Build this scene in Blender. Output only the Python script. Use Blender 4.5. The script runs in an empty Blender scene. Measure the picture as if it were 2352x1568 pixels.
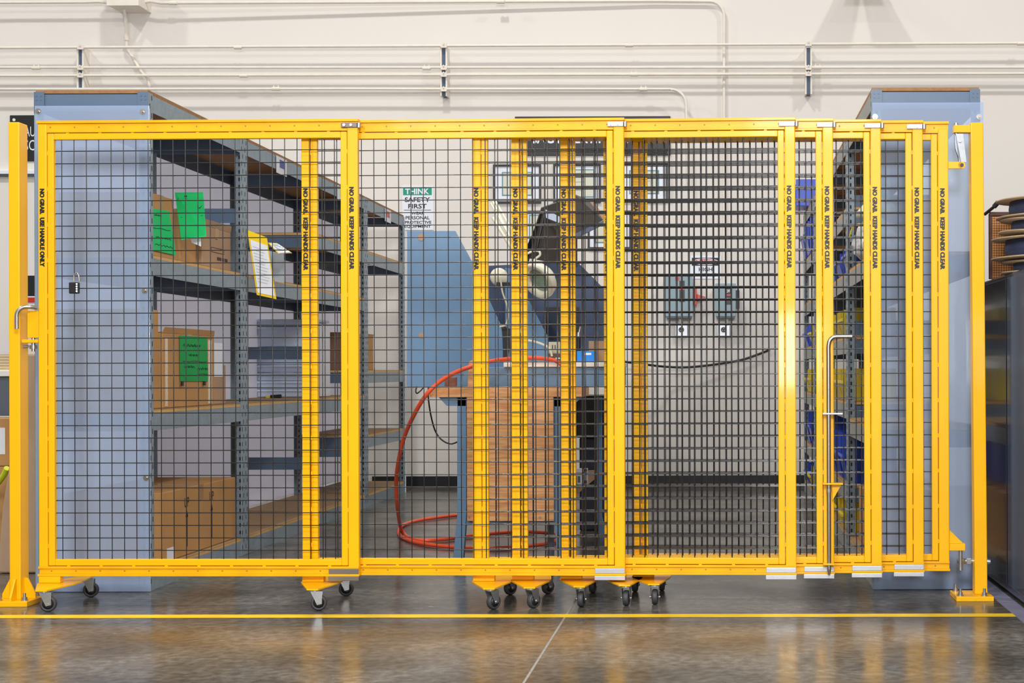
import bpy, bmesh, math, random
from mathutils import Vector, Matrix
random.seed(7)
SC = bpy.context.scene
COL = SC.collection

# ------------------------------------------------------------------ camera
F = 3277.0; CX = 1653.0; CY = 851.0; EPS = 0.003; H = 0.943
cam_d = bpy.data.cameras.new('camera'); cam = bpy.data.objects.new('camera', cam_d); COL.objects.link(cam)
cam_d.sensor_fit = 'HORIZONTAL'; cam_d.sensor_width = 36.0; cam_d.lens = F * 36.0 / 2352.0
cam_d.shift_x = -(CX - 1176.0) / 2352.0; cam_d.shift_y = (CY - 784.0) / 2352.0
cam_d.clip_start = 0.05; cam_d.clip_end = 100
cr = Vector((1, 0, -EPS)).normalized(); cb = Vector((0, -1, 0)); cu = cb.cross(cr)
cm = Matrix.Identity(4)
for i_, c_ in enumerate((cr, cu, cb)):
    for j_ in range(3): cm[j_][i_] = c_[j_]
cm.translation = Vector((0, 0, H)); cam.matrix_world = cm
SC.camera = cam

def W(px, py, Y):
    "pixel of the photograph seen at depth Y -> world point"
    s = F / Y; u = px - CX; v = py - CY
    return Vector(((u - EPS * v) / s, Y, H - (v + EPS * u) / s))
def WX(px, Y, py=851): return W(px, py, Y).x
def WZ(px, py, Y): return W(px, py, Y).z

# ------------------------------------------------------------------ world, lights, exposure
SC.view_settings.view_transform = 'Standard'; SC.view_settings.look = 'None'
SC.view_settings.gamma = 1.0; SC.view_settings.use_curve_mapping = False
SC.view_settings.exposure = -0.42
wd = bpy.data.worlds.new('hall_light'); SC.world = wd; wd.use_nodes = True
bg = wd.node_tree.nodes['Background']; bg.inputs[0].default_value = (1.0, 0.97, 0.93, 1); bg.inputs[1].default_value = 0.6

def area(name, loc, target, sx, sy, power, color=(1, 1, 1)):
    l = bpy.data.lights.new(name, 'AREA'); l.shape = 'RECTANGLE'; l.size = sx; l.size_y = sy; l.energy = power; l.color = color
    o = bpy.data.objects.new(name, l); COL.objects.link(o); o.location = loc
    o.rotation_euler = (Vector(target) - Vector(loc)).to_track_quat('-Z', 'Y').to_euler()
    return o
for x_ in (-9.0, -2.3, 4.4):
    area('high_bay_light', (x_, 7.3, 8.0), (x_, 7.3, 0), 0.45, 0.45, 300, (1, 0.96, 0.91))
for x_ in (-9.0, -2.3, 4.4):
    area('high_bay_light', (x_, 0.5, 8.0), (x_, 0.5, 0), 0.5, 0.5, 240, (1, 0.97, 0.93))
area('photo_strobe', (0.2, 0.3, 1.1), (-1.0, 8, 1.2), 0.35, 0.55, 80, (1, 0.98, 0.96))
area('soft_fill_light', (-2.6, 0.0, 3.4), (-1.6, 8, 0.9), 1.0, 1.0, 140, (1, 0.98, 0.97))  # added soft fill from the left, not a known lamp
area('soft_fill_light', (0.3, 0.0, 3.4), (-1.6, 8, 0.9), 1.0, 1.0, 320, (1, 0.98, 0.97))  # second added fill, brightens the totes and shelf interiors

# ------------------------------------------------------------------ materials
def lin(c):
    if max(c) > 1.0: c = [x / 255.0 for x in c]
    return tuple(((x + 0.055) / 1.055) ** 2.4 if x > 0.04045 else x / 12.92 for x in c)
MATS = {}
def mat(name, col, rough=0.5, metal=0.0, var=0.0, vscale=6.0, bump=0.0, bscale=60.0, coat=0.0, stretch=None, spec=0.5):
    if name in MATS: return MATS[name]
    m = bpy.data.materials.new(name); m.use_nodes = True; nt = m.node_tree; p = nt.nodes['Principled BSDF']
    c = lin(col); p.inputs['Base Color'].default_value = (*c, 1); p.inputs['Roughness'].default_value = rough
    p.inputs['Metallic'].default_value = metal; p.inputs['Coat Weight'].default_value = coat
    p.inputs['Coat Roughness'].default_value = 0.08; p.inputs['Specular IOR Level'].default_value = spec
    if var or bump:
        tc = nt.nodes.new('ShaderNodeTexCoord'); mp = nt.nodes.new('ShaderNodeMapping')
        nt.links.new(tc.outputs['Object'], mp.inputs[0])
        if stretch: mp.inputs['Scale'].default_value = stretch
    if var:
        n = nt.nodes.new('ShaderNodeTexNoise'); n.inputs['Scale'].default_value = vscale; n.inputs['Detail'].default_value = 6
        nt.links.new(mp.outputs[0], n.inputs['Vector'])
        r = nt.nodes.new('ShaderNodeValToRGB'); r.color_ramp.elements[0].position = 0.3; r.color_ramp.elements[1].position = 0.7
        r.color_ramp.elements[0].color = (*[x * (1 - var) for x in c], 1); r.color_ramp.elements[1].color = (*[min(1, x * (1 + var)) for x in c], 1)
        nt.links.new(n.outputs['Fac'], r.inputs[0]); nt.links.new(r.outputs[0], p.inputs['Base Color'])
    if bump:
        n2 = nt.nodes.new('ShaderNodeTexNoise'); n2.inputs['Scale'].default_value = bscale; n2.inputs['Detail'].default_value = 4
        nt.links.new(mp.outputs[0], n2.inputs['Vector'])
        b = nt.nodes.new('ShaderNodeBump'); b.inputs['Strength'].default_value = bump; b.inputs['Distance'].default_value = 0.01
        nt.links.new(n2.outputs['Fac'], b.inputs['Height']); nt.links.new(b.outputs[0], p.inputs['Normal'])
    MATS[name] = m; return m

YEL = mat('yellow_powder_coat', (243, 180, 0), 0.38, 0, 0.03, 5, 0.03, 40, coat=0.15, spec=0.3)
YEL2 = mat('yellow_track_coat', (238, 174, 0), 0.42, 0, 0.09, 9, 0.03, 40, coat=0.1, spec=0.3)
BLKW = mat('black_wire_coat', (9, 10, 13), 0.3, 0, coat=0.6)
BLK = mat('black_lettering', (12, 12, 14), 0.5)
BLKP = mat('black_plastic', (22, 23, 26), 0.4)
ZINC = mat('zinc_plate', (176, 180, 184), 0.3, 0.85, 0.1, 30)
ALU = mat('aluminium_block', (196, 200, 208), 0.36, 0.5, 0.06, 40, stretch=(1, 1, 12))
DSTL = mat('dull_steel', (122, 114, 110), 0.45, 0.4)
STEEL = mat('stainless_steel', (176, 172, 166), 0.3, 1.0)
RUB = mat('grey_rubber_tread', (56, 56, 60), 0.55)
DRK = mat('dark_recess', (20, 20, 22), 0.7)
WALLM = mat('cream_wall_paint', (223, 219, 214), 0.75, 0, 0.02, 0.7, 0.02, 90)
CONDUIT = mat('cream_conduit_paint', (228, 222, 212), 0.5, 0, 0.05, 10)
STRUTB = mat('blue_grey_strut', (78, 98, 122), 0.5)
SHB = mat('blue_grey_shelf_steel', (84, 106, 132), 0.42, 0, 0.06, 5, coat=0.15)
SHUP = mat('grey_shelf_upright', (132, 148, 160), 0.42, 0.1, 0.1, 30)
SHL = mat('lit_shelf_beam', (150, 152, 148), 0.5, 0, 0.04, 6)  # same beam steel, with the light on it put into the colour
PLY = mat('particle_board_top', (152, 122, 88), 0.7, 0, 0.12, 60)
PLYE = mat('plywood_edge', (208, 164, 100), 0.65, 0, 0.14, 30, stretch=(1, 1, 14))
PLYD = mat('brown_hardboard_edge', (150, 108, 66), 0.7, 0, 0.15, 50)
CARD = mat('brown_cardboard', (184, 138, 84), 0.75, 0, 0.08, 6, 0.05, 30)
CARD2 = mat('grey_brown_cardboard', (176, 142, 112), 0.75, 0, 0.06, 7)
KRAFT = mat('kraft_paper', (178, 150, 122), 0.75, 0, 0.06, 4, 0.3, 9)
GREEN = mat('green_paper', (8, 196, 108), 0.7, 0, 0.04, 8)
GREEN2 = mat('dark_green_paper', (4, 158, 74), 0.7, 0, 0.04, 8)
WHITE = mat('white_paper', (226, 230, 238), 0.6)
PEN = mat('pen_ink', (20, 50, 36), 0.6)
TOTE = mat('pale_blue_plastic', (208, 224, 246), 0.4, 0, 0.03, 6)
TOTED = mat('blue_grey_plastic', (110, 132, 158), 0.4)
PANELW = mat('white_plastic_sheet', (214, 216, 224), 0.35, 0, 0.05, 1.5)
MBLUE = mat('blue_painted_steel', (104, 140, 176), 0.45, 0, 0.06, 3)
MDARK = mat('dark_blue_steel', (58, 74, 104), 0.5, 0, 0.06, 3)
HOODM = mat('dark_grey_sheet', (84, 80, 76), 0.55, 0, 0.06, 3)
BENCHW = mat('white_bench_top', (232, 234, 230), 0.4)
ORANGE = mat('orange_hose', (226, 84, 46), 0.42)
IVORY = mat('ivory_enamel', (226, 226, 206), 0.3)
IVC = mat('ivory_cable', (206, 200, 176), 0.5)
GLASSG = mat('green_glass_lens', (120, 150, 134), 0.08, 0, 0.2, 6, coat=1)
RED = mat('red_paint', (196, 40, 26), 0.35)
GREYBOX = mat('grey_enclosure', (136, 160, 172), 0.45)
BINB = mat('blue_bin_plastic', (20, 66, 190), 0.35)
BINY = mat('yellow_bin_plastic', (214, 190, 10), 0.4)
BCAB = mat('black_gloss_cabinet', (38, 40, 48), 0.22, 0, coat=0.6)
BCAB2 = mat('sheen_black_panel', (62, 66, 80), 0.22, 0, coat=0.6)  # black panel lightened, its gloss reflection put into the colour
SPOOLF = mat('fibre_spool_flange', (168, 148, 120), 0.7, 0, 0.08, 12)
WIREN = mat('navy_wire_winding', (40, 50, 78), 0.4, 0, 0.3, 90, stretch=(1, 1, 6))
BASK = mat('dark_basket_rim', (70, 30, 14), 0.4)
FRAMEB = mat('black_picture_frame', (20, 22, 28), 0.4)
CERT = mat('certificate_paper', (214, 216, 200), 0.6)
CERTB = mat('teal_print', (110, 150, 164), 0.6)
SIGNW = mat('white_sign', (226, 232, 244), 0.4)
TEAL = mat('teal_sign_green', (0, 146, 116), 0.4)
BBASE = mat('black_vinyl_base', (26, 27, 32), 0.4)
BLUEBOX = mat('bright_blue_card', (10, 130, 222), 0.5)
PURP = mat('blue_grey_tape', (122, 124, 150), 0.5, 0, 0.15, 9)
GREYD = mat('slate_drawer', (92, 100, 114), 0.5)

def wood_mat(name, a, b, sc):
    m = bpy.data.materials.new(name); m.use_nodes = True; nt = m.node_tree; p = nt.nodes['Principled BSDF']
    tc = nt.nodes.new('ShaderNodeTexCoord'); mp = nt.nodes.new('ShaderNodeMapping'); mp.inputs['Scale'].default_value = sc
    n = nt.nodes.new('ShaderNodeTexNoise'); n.inputs['Scale'].default_value = 5; n.inputs['Detail'].default_value = 8; n.inputs['Distortion'].default_value = 0.8
    r = nt.nodes.new('ShaderNodeValToRGB'); r.color_ramp.elements[0].position = 0.35; r.color_ramp.elements[1].position = 0.65
    r.color_ramp.elements[0].color = (*lin(a), 1); r.color_ramp.elements[1].color = (*lin(b), 1)
    L = nt.links; L.new(tc.outputs['Object'], mp.inputs[0]); L.new(mp.outputs[0], n.inputs['Vector']); L.new(n.outputs['Fac'], r.inputs[0]); L.new(r.outputs[0], p.inputs['Base Color'])
    p.inputs['Roughness'].default_value = 0.55; return m
WOOD = wood_mat('fir_plywood', (202, 138, 84), (232, 180, 124), (1.2, 1.2, 14))

def weave_mat():
    m = bpy.data.materials.new('woven_cane'); m.use_nodes = True; nt = m.node_tree; p = nt.nodes['Principled BSDF']; L = nt.links
    tc = nt.nodes.new('ShaderNodeTexCoord'); mp = nt.nodes.new('ShaderNodeMapping'); mp.inputs['Rotation'].default_value = (0, 0.78, 0)
    ck = nt.nodes.new('ShaderNodeTexChecker'); ck.inputs['Scale'].default_value = 130
    ck.inputs[1].default_value = (*lin((206, 140, 70)), 1); ck.inputs[2].default_value = (*lin((120, 66, 26)), 1)
    L.new(tc.outputs['Object'], mp.inputs[0]); L.new(mp.outputs[0], ck.inputs[0]); L.new(ck.outputs[0], p.inputs['Base Color'])
    b = nt.nodes.new('ShaderNodeBump'); b.inputs['Strength'].default_value = 0.6; b.inputs['Distance'].default_value = 0.003
    L.new(ck.outputs[1], b.inputs['Height']); L.new(b.outputs[0], p.inputs['Normal']); return m
WEAVE = weave_mat()

def sheet_mat():
    m = bpy.data.materials.new('frosted_blue_acrylic'); m.use_nodes = True; nt = m.node_tree; p = nt.nodes['Principled BSDF']; L = nt.links
    p.inputs['Base Color'].default_value = (*lin((180, 198, 226)), 1); p.inputs['Roughness'].default_value = 0.12
    p.inputs['Coat Weight'].default_value = 0.5; p.inputs['Coat Roughness'].default_value = 0.03
    t = nt.nodes.new('ShaderNodeBsdfTransparent'); t.inputs[0].default_value = (0.85, 0.92, 1, 1); mx = nt.nodes.new('ShaderNodeMixShader'); mx.inputs[0].default_value = 0.42
    L.new(t.outputs[0], mx.inputs[1]); L.new(p.outputs[0], mx.inputs[2]); L.new(mx.outputs[0], nt.nodes['Material Output'].inputs[0]); return m
SHEET = sheet_mat()

def floor_mat():
    m = bpy.data.materials.new('polished_concrete'); m.use_nodes = True; nt = m.node_tree; p = nt.nodes['Principled BSDF']; L = nt.links
    tc = nt.nodes.new('ShaderNodeTexCoord')
    def noise(sc, det, stretch=None, dist=0):
        mp = nt.nodes.new('ShaderNodeMapping'); L.new(tc.outputs['Object'], mp.inputs[0])
        if stretch: mp.inputs['Scale'].default_value = stretch
        n = nt.nodes.new('ShaderNodeTexNoise'); n.inputs['Scale'].default_value = sc; n.inputs['Detail'].default_value = det; n.inputs['Distortion'].default_value = dist
        L.new(mp.outputs[0], n.inputs['Vector']); return n
    def ramp(n, p0, c0, p1, c1):
        r = nt.nodes.new('ShaderNodeValToRGB'); r.color_ramp.elements[0].position = p0; r.color_ramp.elements[1].position = p1
        r.color_ramp.elements[0].color = c0; r.color_ramp.elements[1].color = c1; L.new(n.outputs['Fac'], r.inputs[0]); return r
    n1 = noise(1.6, 9, (1, 1.6, 1), 0.6); r1 = ramp(n1, 0.36, (*lin((70, 68, 63)), 1), 0.66, (*lin((108, 105, 99)), 1))
    n2 = noise(30, 8); r2 = ramp(n2, 0.35, (0.6, 0.6, 0.6, 1), 0.68, (1.3, 1.3, 1.3, 1))
    mx = nt.nodes.new('ShaderNodeMixRGB'); mx.blend_type = 'MULTIPLY'; mx.inputs[0].default_value = 1
    L.new(r1.outputs[0], mx.inputs[1]); L.new(r2.outputs[0], mx.inputs[2])
    n3 = noise(9, 5, (1, 2.2, 1), 1.5); r3 = ramp(n3, 0.70, (0, 0, 0, 1), 0.74, (1, 1, 1, 1))
    mx2 = nt.nodes.new('ShaderNodeMixRGB'); mx2.inputs[2].default_value = (*lin((168, 166, 162)), 1)
    sc = nt.nodes.new('ShaderNodeMath'); sc.operation = 'MULTIPLY'; sc.inputs[1].default_value = 0.45
    L.new(r3.outputs[0], sc.inputs[0]); L.new(sc.outputs[0], mx2.inputs[0]); L.new(mx.outputs[0], mx2.inputs[1]); L.new(mx2.outputs[0], p.inputs['Base Color'])
    rr = ramp(noise(3, 5), 0.3, (0.15, 0.15, 0.15, 1), 0.7, (0.28, 0.28, 0.28, 1)); L.new(rr.outputs[0], p.inputs['Roughness'])
    b = nt.nodes.new('ShaderNodeBump'); b.inputs['Strength'].default_value = 0.12; b.inputs['Distance'].default_value = 0.003
    L.new(noise(22, 4).outputs['Fac'], b.inputs['Height']); L.new(b.outputs[0], p.inputs['Normal'])
    p.inputs['Specular IOR Level'].default_value = 0.27; return m
FLOORM = floor_mat()
def trans_mat():
    m = bpy.data.materials.new('white_translucent_sheet'); m.use_nodes = True; nt = m.node_tree; p = nt.nodes['Principled BSDF']; L = nt.links
    p.inputs['Base Color'].default_value = (*lin((226, 226, 234)), 1); p.inputs['Roughness'].default_value = 0.3
    t = nt.nodes.new('ShaderNodeBsdfTranslucent'); t.inputs[0].default_value = (*lin((240, 240, 250)), 1); mx = nt.nodes.new('ShaderNodeMixShader'); mx.inputs[0].default_value = 0.78
    L.new(p.outputs[0], mx.inputs[1]); L.new(t.outputs[0], mx.inputs[2]); L.new(mx.outputs[0], nt.nodes['Material Output'].inputs[0]); return m
TRANS = trans_mat()

# ------------------------------------------------------------------ mesh helpers
ORG = {}
class MB:
    def __init__(s): s.v = []; s.f = []; s.sm = []
    def add(s, vs, fs, smooth=False):
        o = len(s.v); s.v += [Vector(v) for v in vs]
        for f in fs: s.f.append([i + o for i in f]); s.sm.append(smooth)
        return s
    def box(s, x0, x1, y0, y1, z0, z1):
        if x0 > x1: x0, x1 = x1, x0
        if y0 > y1: y0, y1 = y1, y0
        if z0 > z1: z0, z1 = z1, z0
        return s.add([(x0, y0, z0), (x1, y0, z0), (x1, y1, z0), (x0, y1, z0), (x0, y0, z1), (x1, y0, z1), (x1, y1, z1), (x0, y1, z1)],
                     [(0, 3, 2, 1), (4, 5, 6, 7), (0, 1, 5, 4), (1, 2, 6, 5), (2, 3, 7, 6), (3, 0, 4, 7)])
    def cyl(s, a, b, r, n=12, r2=None, caps=True):
        a = Vector(a); b = Vector(b); d = (b - a).normalized(); r2 = r if r2 is None else r2
        t = Vector((0, 0, 1)) if abs(d.z) < 0.9 else Vector((1, 0, 0)); u = d.cross(t).normalized(); w = d.cross(u)
        vs = [a + (u * math.cos(k * 2 * math.pi / n) + w * math.sin(k * 2 * math.pi / n)) * r for k in range(n)]
        vs += [b + (u * math.cos(k * 2 * math.pi / n) + w * math.sin(k * 2 * math.pi / n)) * r2 for k in range(n)]
        s.add(vs, [(k, n + k, n + (k + 1) % n, (k + 1) % n) for k in range(n)], True)
        if caps: s.add(vs, [tuple(range(n)), tuple(reversed(range(n, 2 * n)))])
        return s
    def tube(s, pts, r, n=10):
        pts = [Vector(p) for p in pts]; rings = []; u = None
        for i, p in enumerate(pts):
            d = (pts[min(i + 1, len(pts) - 1)] - pts[max(i - 1, 0)]).normalized()
            if u is None: u = d.cross(Vector((0.3, 0.2, 1)) if abs(d.z) < 0.9 else Vector((1, 0, 0.1))).normalized()
            else: u = (u - d * u.dot(d)).normalized()
            w = d.cross(u); rings.append([p + (u * math.cos(k * 2 * math.pi / n) + w * math.sin(k * 2 * math.pi / n)) * r for k in range(n)])
        vs = [v for rg in rings for v in rg]; fs = []
        for i in range(len(pts) - 1):
            for k in range(n): fs.append((i * n + k, i * n + (k + 1) % n, (i + 1) * n + (k + 1) % n, (i + 1) * n + k))
        s.add(vs, fs, True); s.add(rings[0] + rings[-1], [tuple(reversed(range(n))), tuple(range(n, 2 * n))]); return s
    def prism(s, poly, d):
        "poly: list of 3D points (planar), d: extrusion vector"
        d = Vector(d); n = len(poly); a = [Vector(p) for p in poly]; b = [p + d for p in a]
        nrm = Vector((0, 0, 0))
        for i in range(n): nrm += a[i].cross(a[(i + 1) % n])
        if nrm.dot(d) > 0: a.reverse(); b.reverse()
        return s.add(a + b, [tuple(range(n)), tuple(reversed(range(n, 2 * n)))] + [((i + 1) % n, i, n + i, n + (i + 1) % n) for i in range(n)])
    def lathe(s, c, axis, prof, n=24):
        "prof: (r, h) list along axis from c"
        c = Vector(c); d = Vector(axis).normalized(); t = Vector((0, 0, 1)) if abs(d.z) < 0.9 else Vector((1, 0, 0)); u = d.cross(t).normalized(); w = d.cross(u)
        vs = []; fs = []
        for r, h in prof:
            for k in range(n): vs.append(c + d * h + (u * math.cos(k * 2 * math.pi / n) + w * math.sin(k * 2 * math.pi / n)) * max(r, 1e-5))
        for i in range(len(prof) - 1):
            for k in range(n): fs.append((i * n + k, (i + 1) * n + k, (i + 1) * n + (k + 1) % n, i * n + (k + 1) % n))
        return s.add(vs, fs, True)
    def build(s, name, m, parent=None, bevel=0.0, local=False, **props):
        me = bpy.data.meshes.new(name); o = bpy.data.objects.new(name, me); COL.objects.link(o)
        org = Vector((0, 0, 0))
        if parent is not None: o.parent = parent; org = ORG.get(parent.name, org)
        elif not local:
            lo = Vector([min(v[i] for v in s.v) for i in range(3)]); hi = Vector([max(v[i] for v in s.v) for i in range(3)])
            org = Vector(((lo.x + hi.x) / 2, (lo.y + hi.y) / 2, lo.z)); o.location = org
        ORG[o.name] = org.copy()
        vs = s.v if local else [v - org for v in s.v]
        me.from_pydata([tuple(v) for v in vs], [], s.f)
        me.polygons.foreach_set('use_smooth', s.sm); me.materials.append(m); me.update()
        if bevel:
            b = o.modifiers.new('edge', 'BEVEL'); b.width = bevel; b.segments = 2; b.limit_method = 'ANGLE'; b.angle_limit = 0.9
        for k, v in props.items(): o[k] = v
        return o
def box(name, x0, x1, y0, y1, z0, z1, m, parent=None, bevel=0.0, local=False, **p): return MB().box(x0, x1, y0, y1, z0, z1).build(name, m, parent, bevel, local, **p)
def thing(name, label, cat, loc, group=None, rz=0.0, rot=None):
    o = bpy.data.objects.new(name, None); COL.objects.link(o); o.location = loc; o.empty_display_size = 0.1
    o.rotation_euler = rot if rot else (0, 0, rz); ORG[o.name] = Vector(loc)
    o['label'] = label; o['category'] = cat
    if group: o['group'] = group
    return o
def struct(o): o['kind'] = 'structure'; return o
TXT = {}
def text_mesh(s, bold=0.012):
    k = (s, bold)
    if k in TXT: return TXT[k]
    c = bpy.data.curves.new('txt', 'FONT'); c.body = s; c.size = 1; c.offset = bold; c.extrude = 0.0; c.resolution_u = 3
    o = bpy.data.objects.new('txt', c); COL.objects.link(o); dg = bpy.context.evaluated_depsgraph_get()
    me = bpy.data.meshes.new_from_object(o.evaluated_get(dg)); bpy.data.objects.remove(o); bpy.data.curves.remove(c)
    xs = [v.co.x for v in me.vertices]; ys = [v.co.y for v in me.vertices]
    TXT[k] = (me, min(xs), max(xs), min(ys), max(ys)); return TXT[k]
def text_bb(mb, s, o, ux, uy, w, h, bold=0.012):
    "lettering fitted to a w x h box with its lower-left corner at o, along ux, uy; sunk into mb"
    me, a, b, c, d = text_mesh(s, bold); o = Vector(o); ux = Vector(ux).normalized(); uy = Vector(uy).normalized()
    vs = [o + ux * ((v.co.x - a) / (b - a) * w) + uy * ((v.co.y - c) / (d - c) * h) for v in me.vertices]
    mb.add(vs, [tuple(p.vertices) for p in me.polygons]); return mb
def quad_sheet(mb, pts, th=0.002):
    a, b, c, d = [Vector(p) for p in pts]; n = (b - a).cross(d - a).normalized() * th
    return mb.prism([a, b, c, d], n)
def copy_tree(o, parent=None):
    c = o.copy(); COL.objects.link(c)
    if parent is not None: c.parent = parent
    for ch in o.children: copy_tree(ch, c)
    return c
def smooth_path(pts, n=6):
    pts = [Vector(p) for p in pts]; P = [pts[0] * 2 - pts[1]] + pts + [pts[-1] * 2 - pts[-2]]; out = []
    for i in range(1, len(P) - 2):
        for k in range(n):
            t = k / n; a, b, c, d = P[i - 1], P[i], P[i + 1], P[i + 2]
            out.append(0.5 * ((2 * b) + (c - a) * t + (2 * a - 5 * b + 4 * c - d) * t * t + (3 * b - a - 3 * c + d) * t ** 3))
    out.append(pts[-1]); return out

# ------------------------------------------------------------------ setting
WY = 11.62
struct(box('floor', -12, 8, -6, WY, -0.1, 0, FLOORM))
struct(box('wall_back', -12, 8, WY, WY + 0.2, 0, 7.5, WALLM))
struct(MB().box(WX(935, 11.6), 0.73, WY - 0.012, WY, 0, 0.092).box(WX(853, 11.6), WX(935, 11.6), WY - 0.012, WY, 0, 0.092).build('baseboard_back', BBASE, bevel=0.003))
TAPE = mat('yellow_floor_tape', (236, 196, 30), 0.45, 0, 0.12, 8)
o = MB().add([(-6, 5.51, 0.0008), (6, 5.405, 0.0008), (6, 5.475, 0.0008), (-6, 5.586, 0.0008)], [(0, 1, 2, 3)]).build('trim_1', TAPE); struct(o)
o['label'] = 'yellow safety tape line along the floor in front of the gate'
o = box('trim_2', -0.6, -0.592, 2.5, 5.9, 0.0, 0.0007, mat('joint_filler', (136, 134, 130), 0.6, 0, 0.15, 30)); struct(o)
o = box('trim_3', 1.13, 1.2, 4.6, 6.6, 0.0, 0.0009, PURP); struct(o)

# ------------------------------------------------------------------ conduits on the back wall
CYY = 11.50
def cpt(x, y, Y=CYY): return W(x, y, Y)
def conduit(pts, label, r=0.0115, couple=()):
    t = thing('conduit', label, 'conduit', cpt(*pts[0][:2]), 'cream conduits along the back wall')
    P = [W(p[0], p[1], p[2] if len(p) > 2 else CYY) for p in pts]
    MB().tube(P, r, 10).build('pipe', CONDUIT, t)
    for (x, y) in couple:
        a = cpt(x - 9, y); b = cpt(x + 9, y); m = MB().cyl(a, b, r * 1.35, 10)
        for q in (-5, 5): m.cyl(cpt(x + q, y - 2), cpt(x + q, y - 8), 0.005, 6)
        m.build('coupling', CONDUIT, t)
    return t
def arc(cx, cy, r, a0, a1, n=8): return [(cx + r * math.cos(math.radians(a0 + (a1 - a0) * k / n)), cy + r * math.sin(math.radians(a0 + (a1 - a0) * k / n))) for k in range(n + 1)]
conduit([(-60, 110), (2420, 99)], 'topmost of the four cream conduits running across the struts', couple=((547, 109), (1445, 104), (2345, 100)))
conduit([(-60, 155), (2420, 155)], 'second cream conduit from the top on the three struts', couple=((83, 156), (980, 157), (1878, 155)))
conduit([(-60, 174), (2420, 169)], 'third cream conduit from the top on the three struts', couple=((560, 174), (1456, 171)))
conduit([(-60, 205), (800, 204), (1540, 205)] + arc(1540, 241, 36, -90, 0) + [(1580, 420)], 'lowest cream conduit, bending down the wall right of the black sign', couple=((634, 204), (1478, 205)))
conduit([(-60, 8), (0, 6), (200, 5), (225, 4), (250, 6)], 'cream conduit entering the left side of the ceiling-height junction box', couple=())
conduit([(320, 6), (345, 3), (370, 7), (1500, 2, 11.58)] + [(x, y, 11.58) for x, y in arc(1630, 36, 33, -90, 0)] + [(1663, 656, 11.58)], 'long cream conduit leaving the junction box and bending down the wall behind the others', r=0.012, couple=((398, 7), (1150, 4)))
t = thing('conduit', 'wavy cream conduit dropping from the junction box to the left shelving top', 'conduit', cpt(283, 10))
MB().tube(smooth_path([W(282, 6, 11.5), W(286, 30, 11.5), W(290, 60, 11.53), W(291, 90, 11.56), W(292, 112, 11.57), W(305, 132, 11.58), W(325, 165, 11.58), W(341, 185, 11.58), W(343, 230, 11.6)], 5), 0.0125, 10).build('pipe', CONDUIT, t)
MB().cyl(W(290, 78, 11.55), W(291, 92, 11.56), 0.018, 10).build('coupling', CONDUIT, t)
t = thing('junction_box', 'cream square junction box at the top of the wall above the wavy conduit', 'junction box', W(281, 12, 11.48))
a = W(247, 12, 11.36); b = W(318, 12, 11.36)
MB().box(a.x, b.x, 11.36, WY, a.z, a.z + 0.25).build('box_body', CONDUIT, t, 0.004)
MB().box(a.x - 0.004, b.x + 0.004, 11.352, 11.36, a.z - 0.004, a.z + 0.254).build('cover', CONDUIT, t)
for x, yb, lab in ((184, 203, 'cream and blue strut bracket above the left shelving'), (1019, 220, 'cream and blue strut bracket in the middle of the wall'), (1857, 216, 'cream and blue strut bracket left of the right shelving top')):
    a = W(x - 8, 107, 11.512); b = W(x + 8, yb, 11.512)
    t = thing('strut_channel', lab, 'bracket', (a.x + 0.02, 11.55, b.z), 'strut brackets that carry the conduits')
    MB().box(a.x, a.x + 0.012, 11.512, WY, b.z, a.z).box(b.x - 0.012, b.x, 11.512, WY, b.z, a.z).build('channel_side', CONDUIT, t)
    MB().box(a.x + 0.012, b.x - 0.012, 11.53, WY, b.z + 0.004, a.z - 0.004).build('channel_web', STRUTB, t)
    m = MB()
    for cy in (109 - x * 0.0046, 155, 173 - x * 0.002, 204.5):
        if cy > yb or (x > 1500 and cy > 200): continue
        q = W(x, cy, 11.486); m.box(q.x - 0.024, q.x + 0.024, 11.486, 11.512, q.z - 0.017, q.z + 0.017)
        m.cyl((q.x, 11.48, q.z + 0.02), (q.x, 11.48, q.z + 0.004), 0.006, 6)
    m.build('clamp', ZINC if False else CONDUIT, t)

t = thing('shadow_blocker', 'cream trumpet shaped shadow blocker, added above the right strut bracket at the picture top', 'shadow blocker', W(1975, 0, 11.5))  # added only to cast the paired shadow on the wall below
mb = MB(); pr = []
for k in range(9):
    u = k / 8; z_ = 4.55 - 0.655 * u; d_ = 0.02 + 0.30 * u ** 2.2; w_ = 0.05 + 0.11 * u ** 2
    pr.append((1.16, WY - d_, z_, w_))
vs = []; fs = []
for (x_, y_, z_, w_) in pr: vs += [(x_ - w_, y_, z_), (x_ + w_, y_, z_), (x_ + w_, y_ + 0.006, z_), (x_ - w_, y_ + 0.006, z_)]
for k in range(8):
    for q in range(4): fs.append((4 * k + q, 4 * k + (q + 1) % 4, 4 * k + 4 + (q + 1) % 4, 4 * k + 4 + q))
fs += [(0, 3, 2, 1), (32, 33, 34, 35)]
mb.add(vs, fs).build('blocker_sheet', CONDUIT, t)
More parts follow.
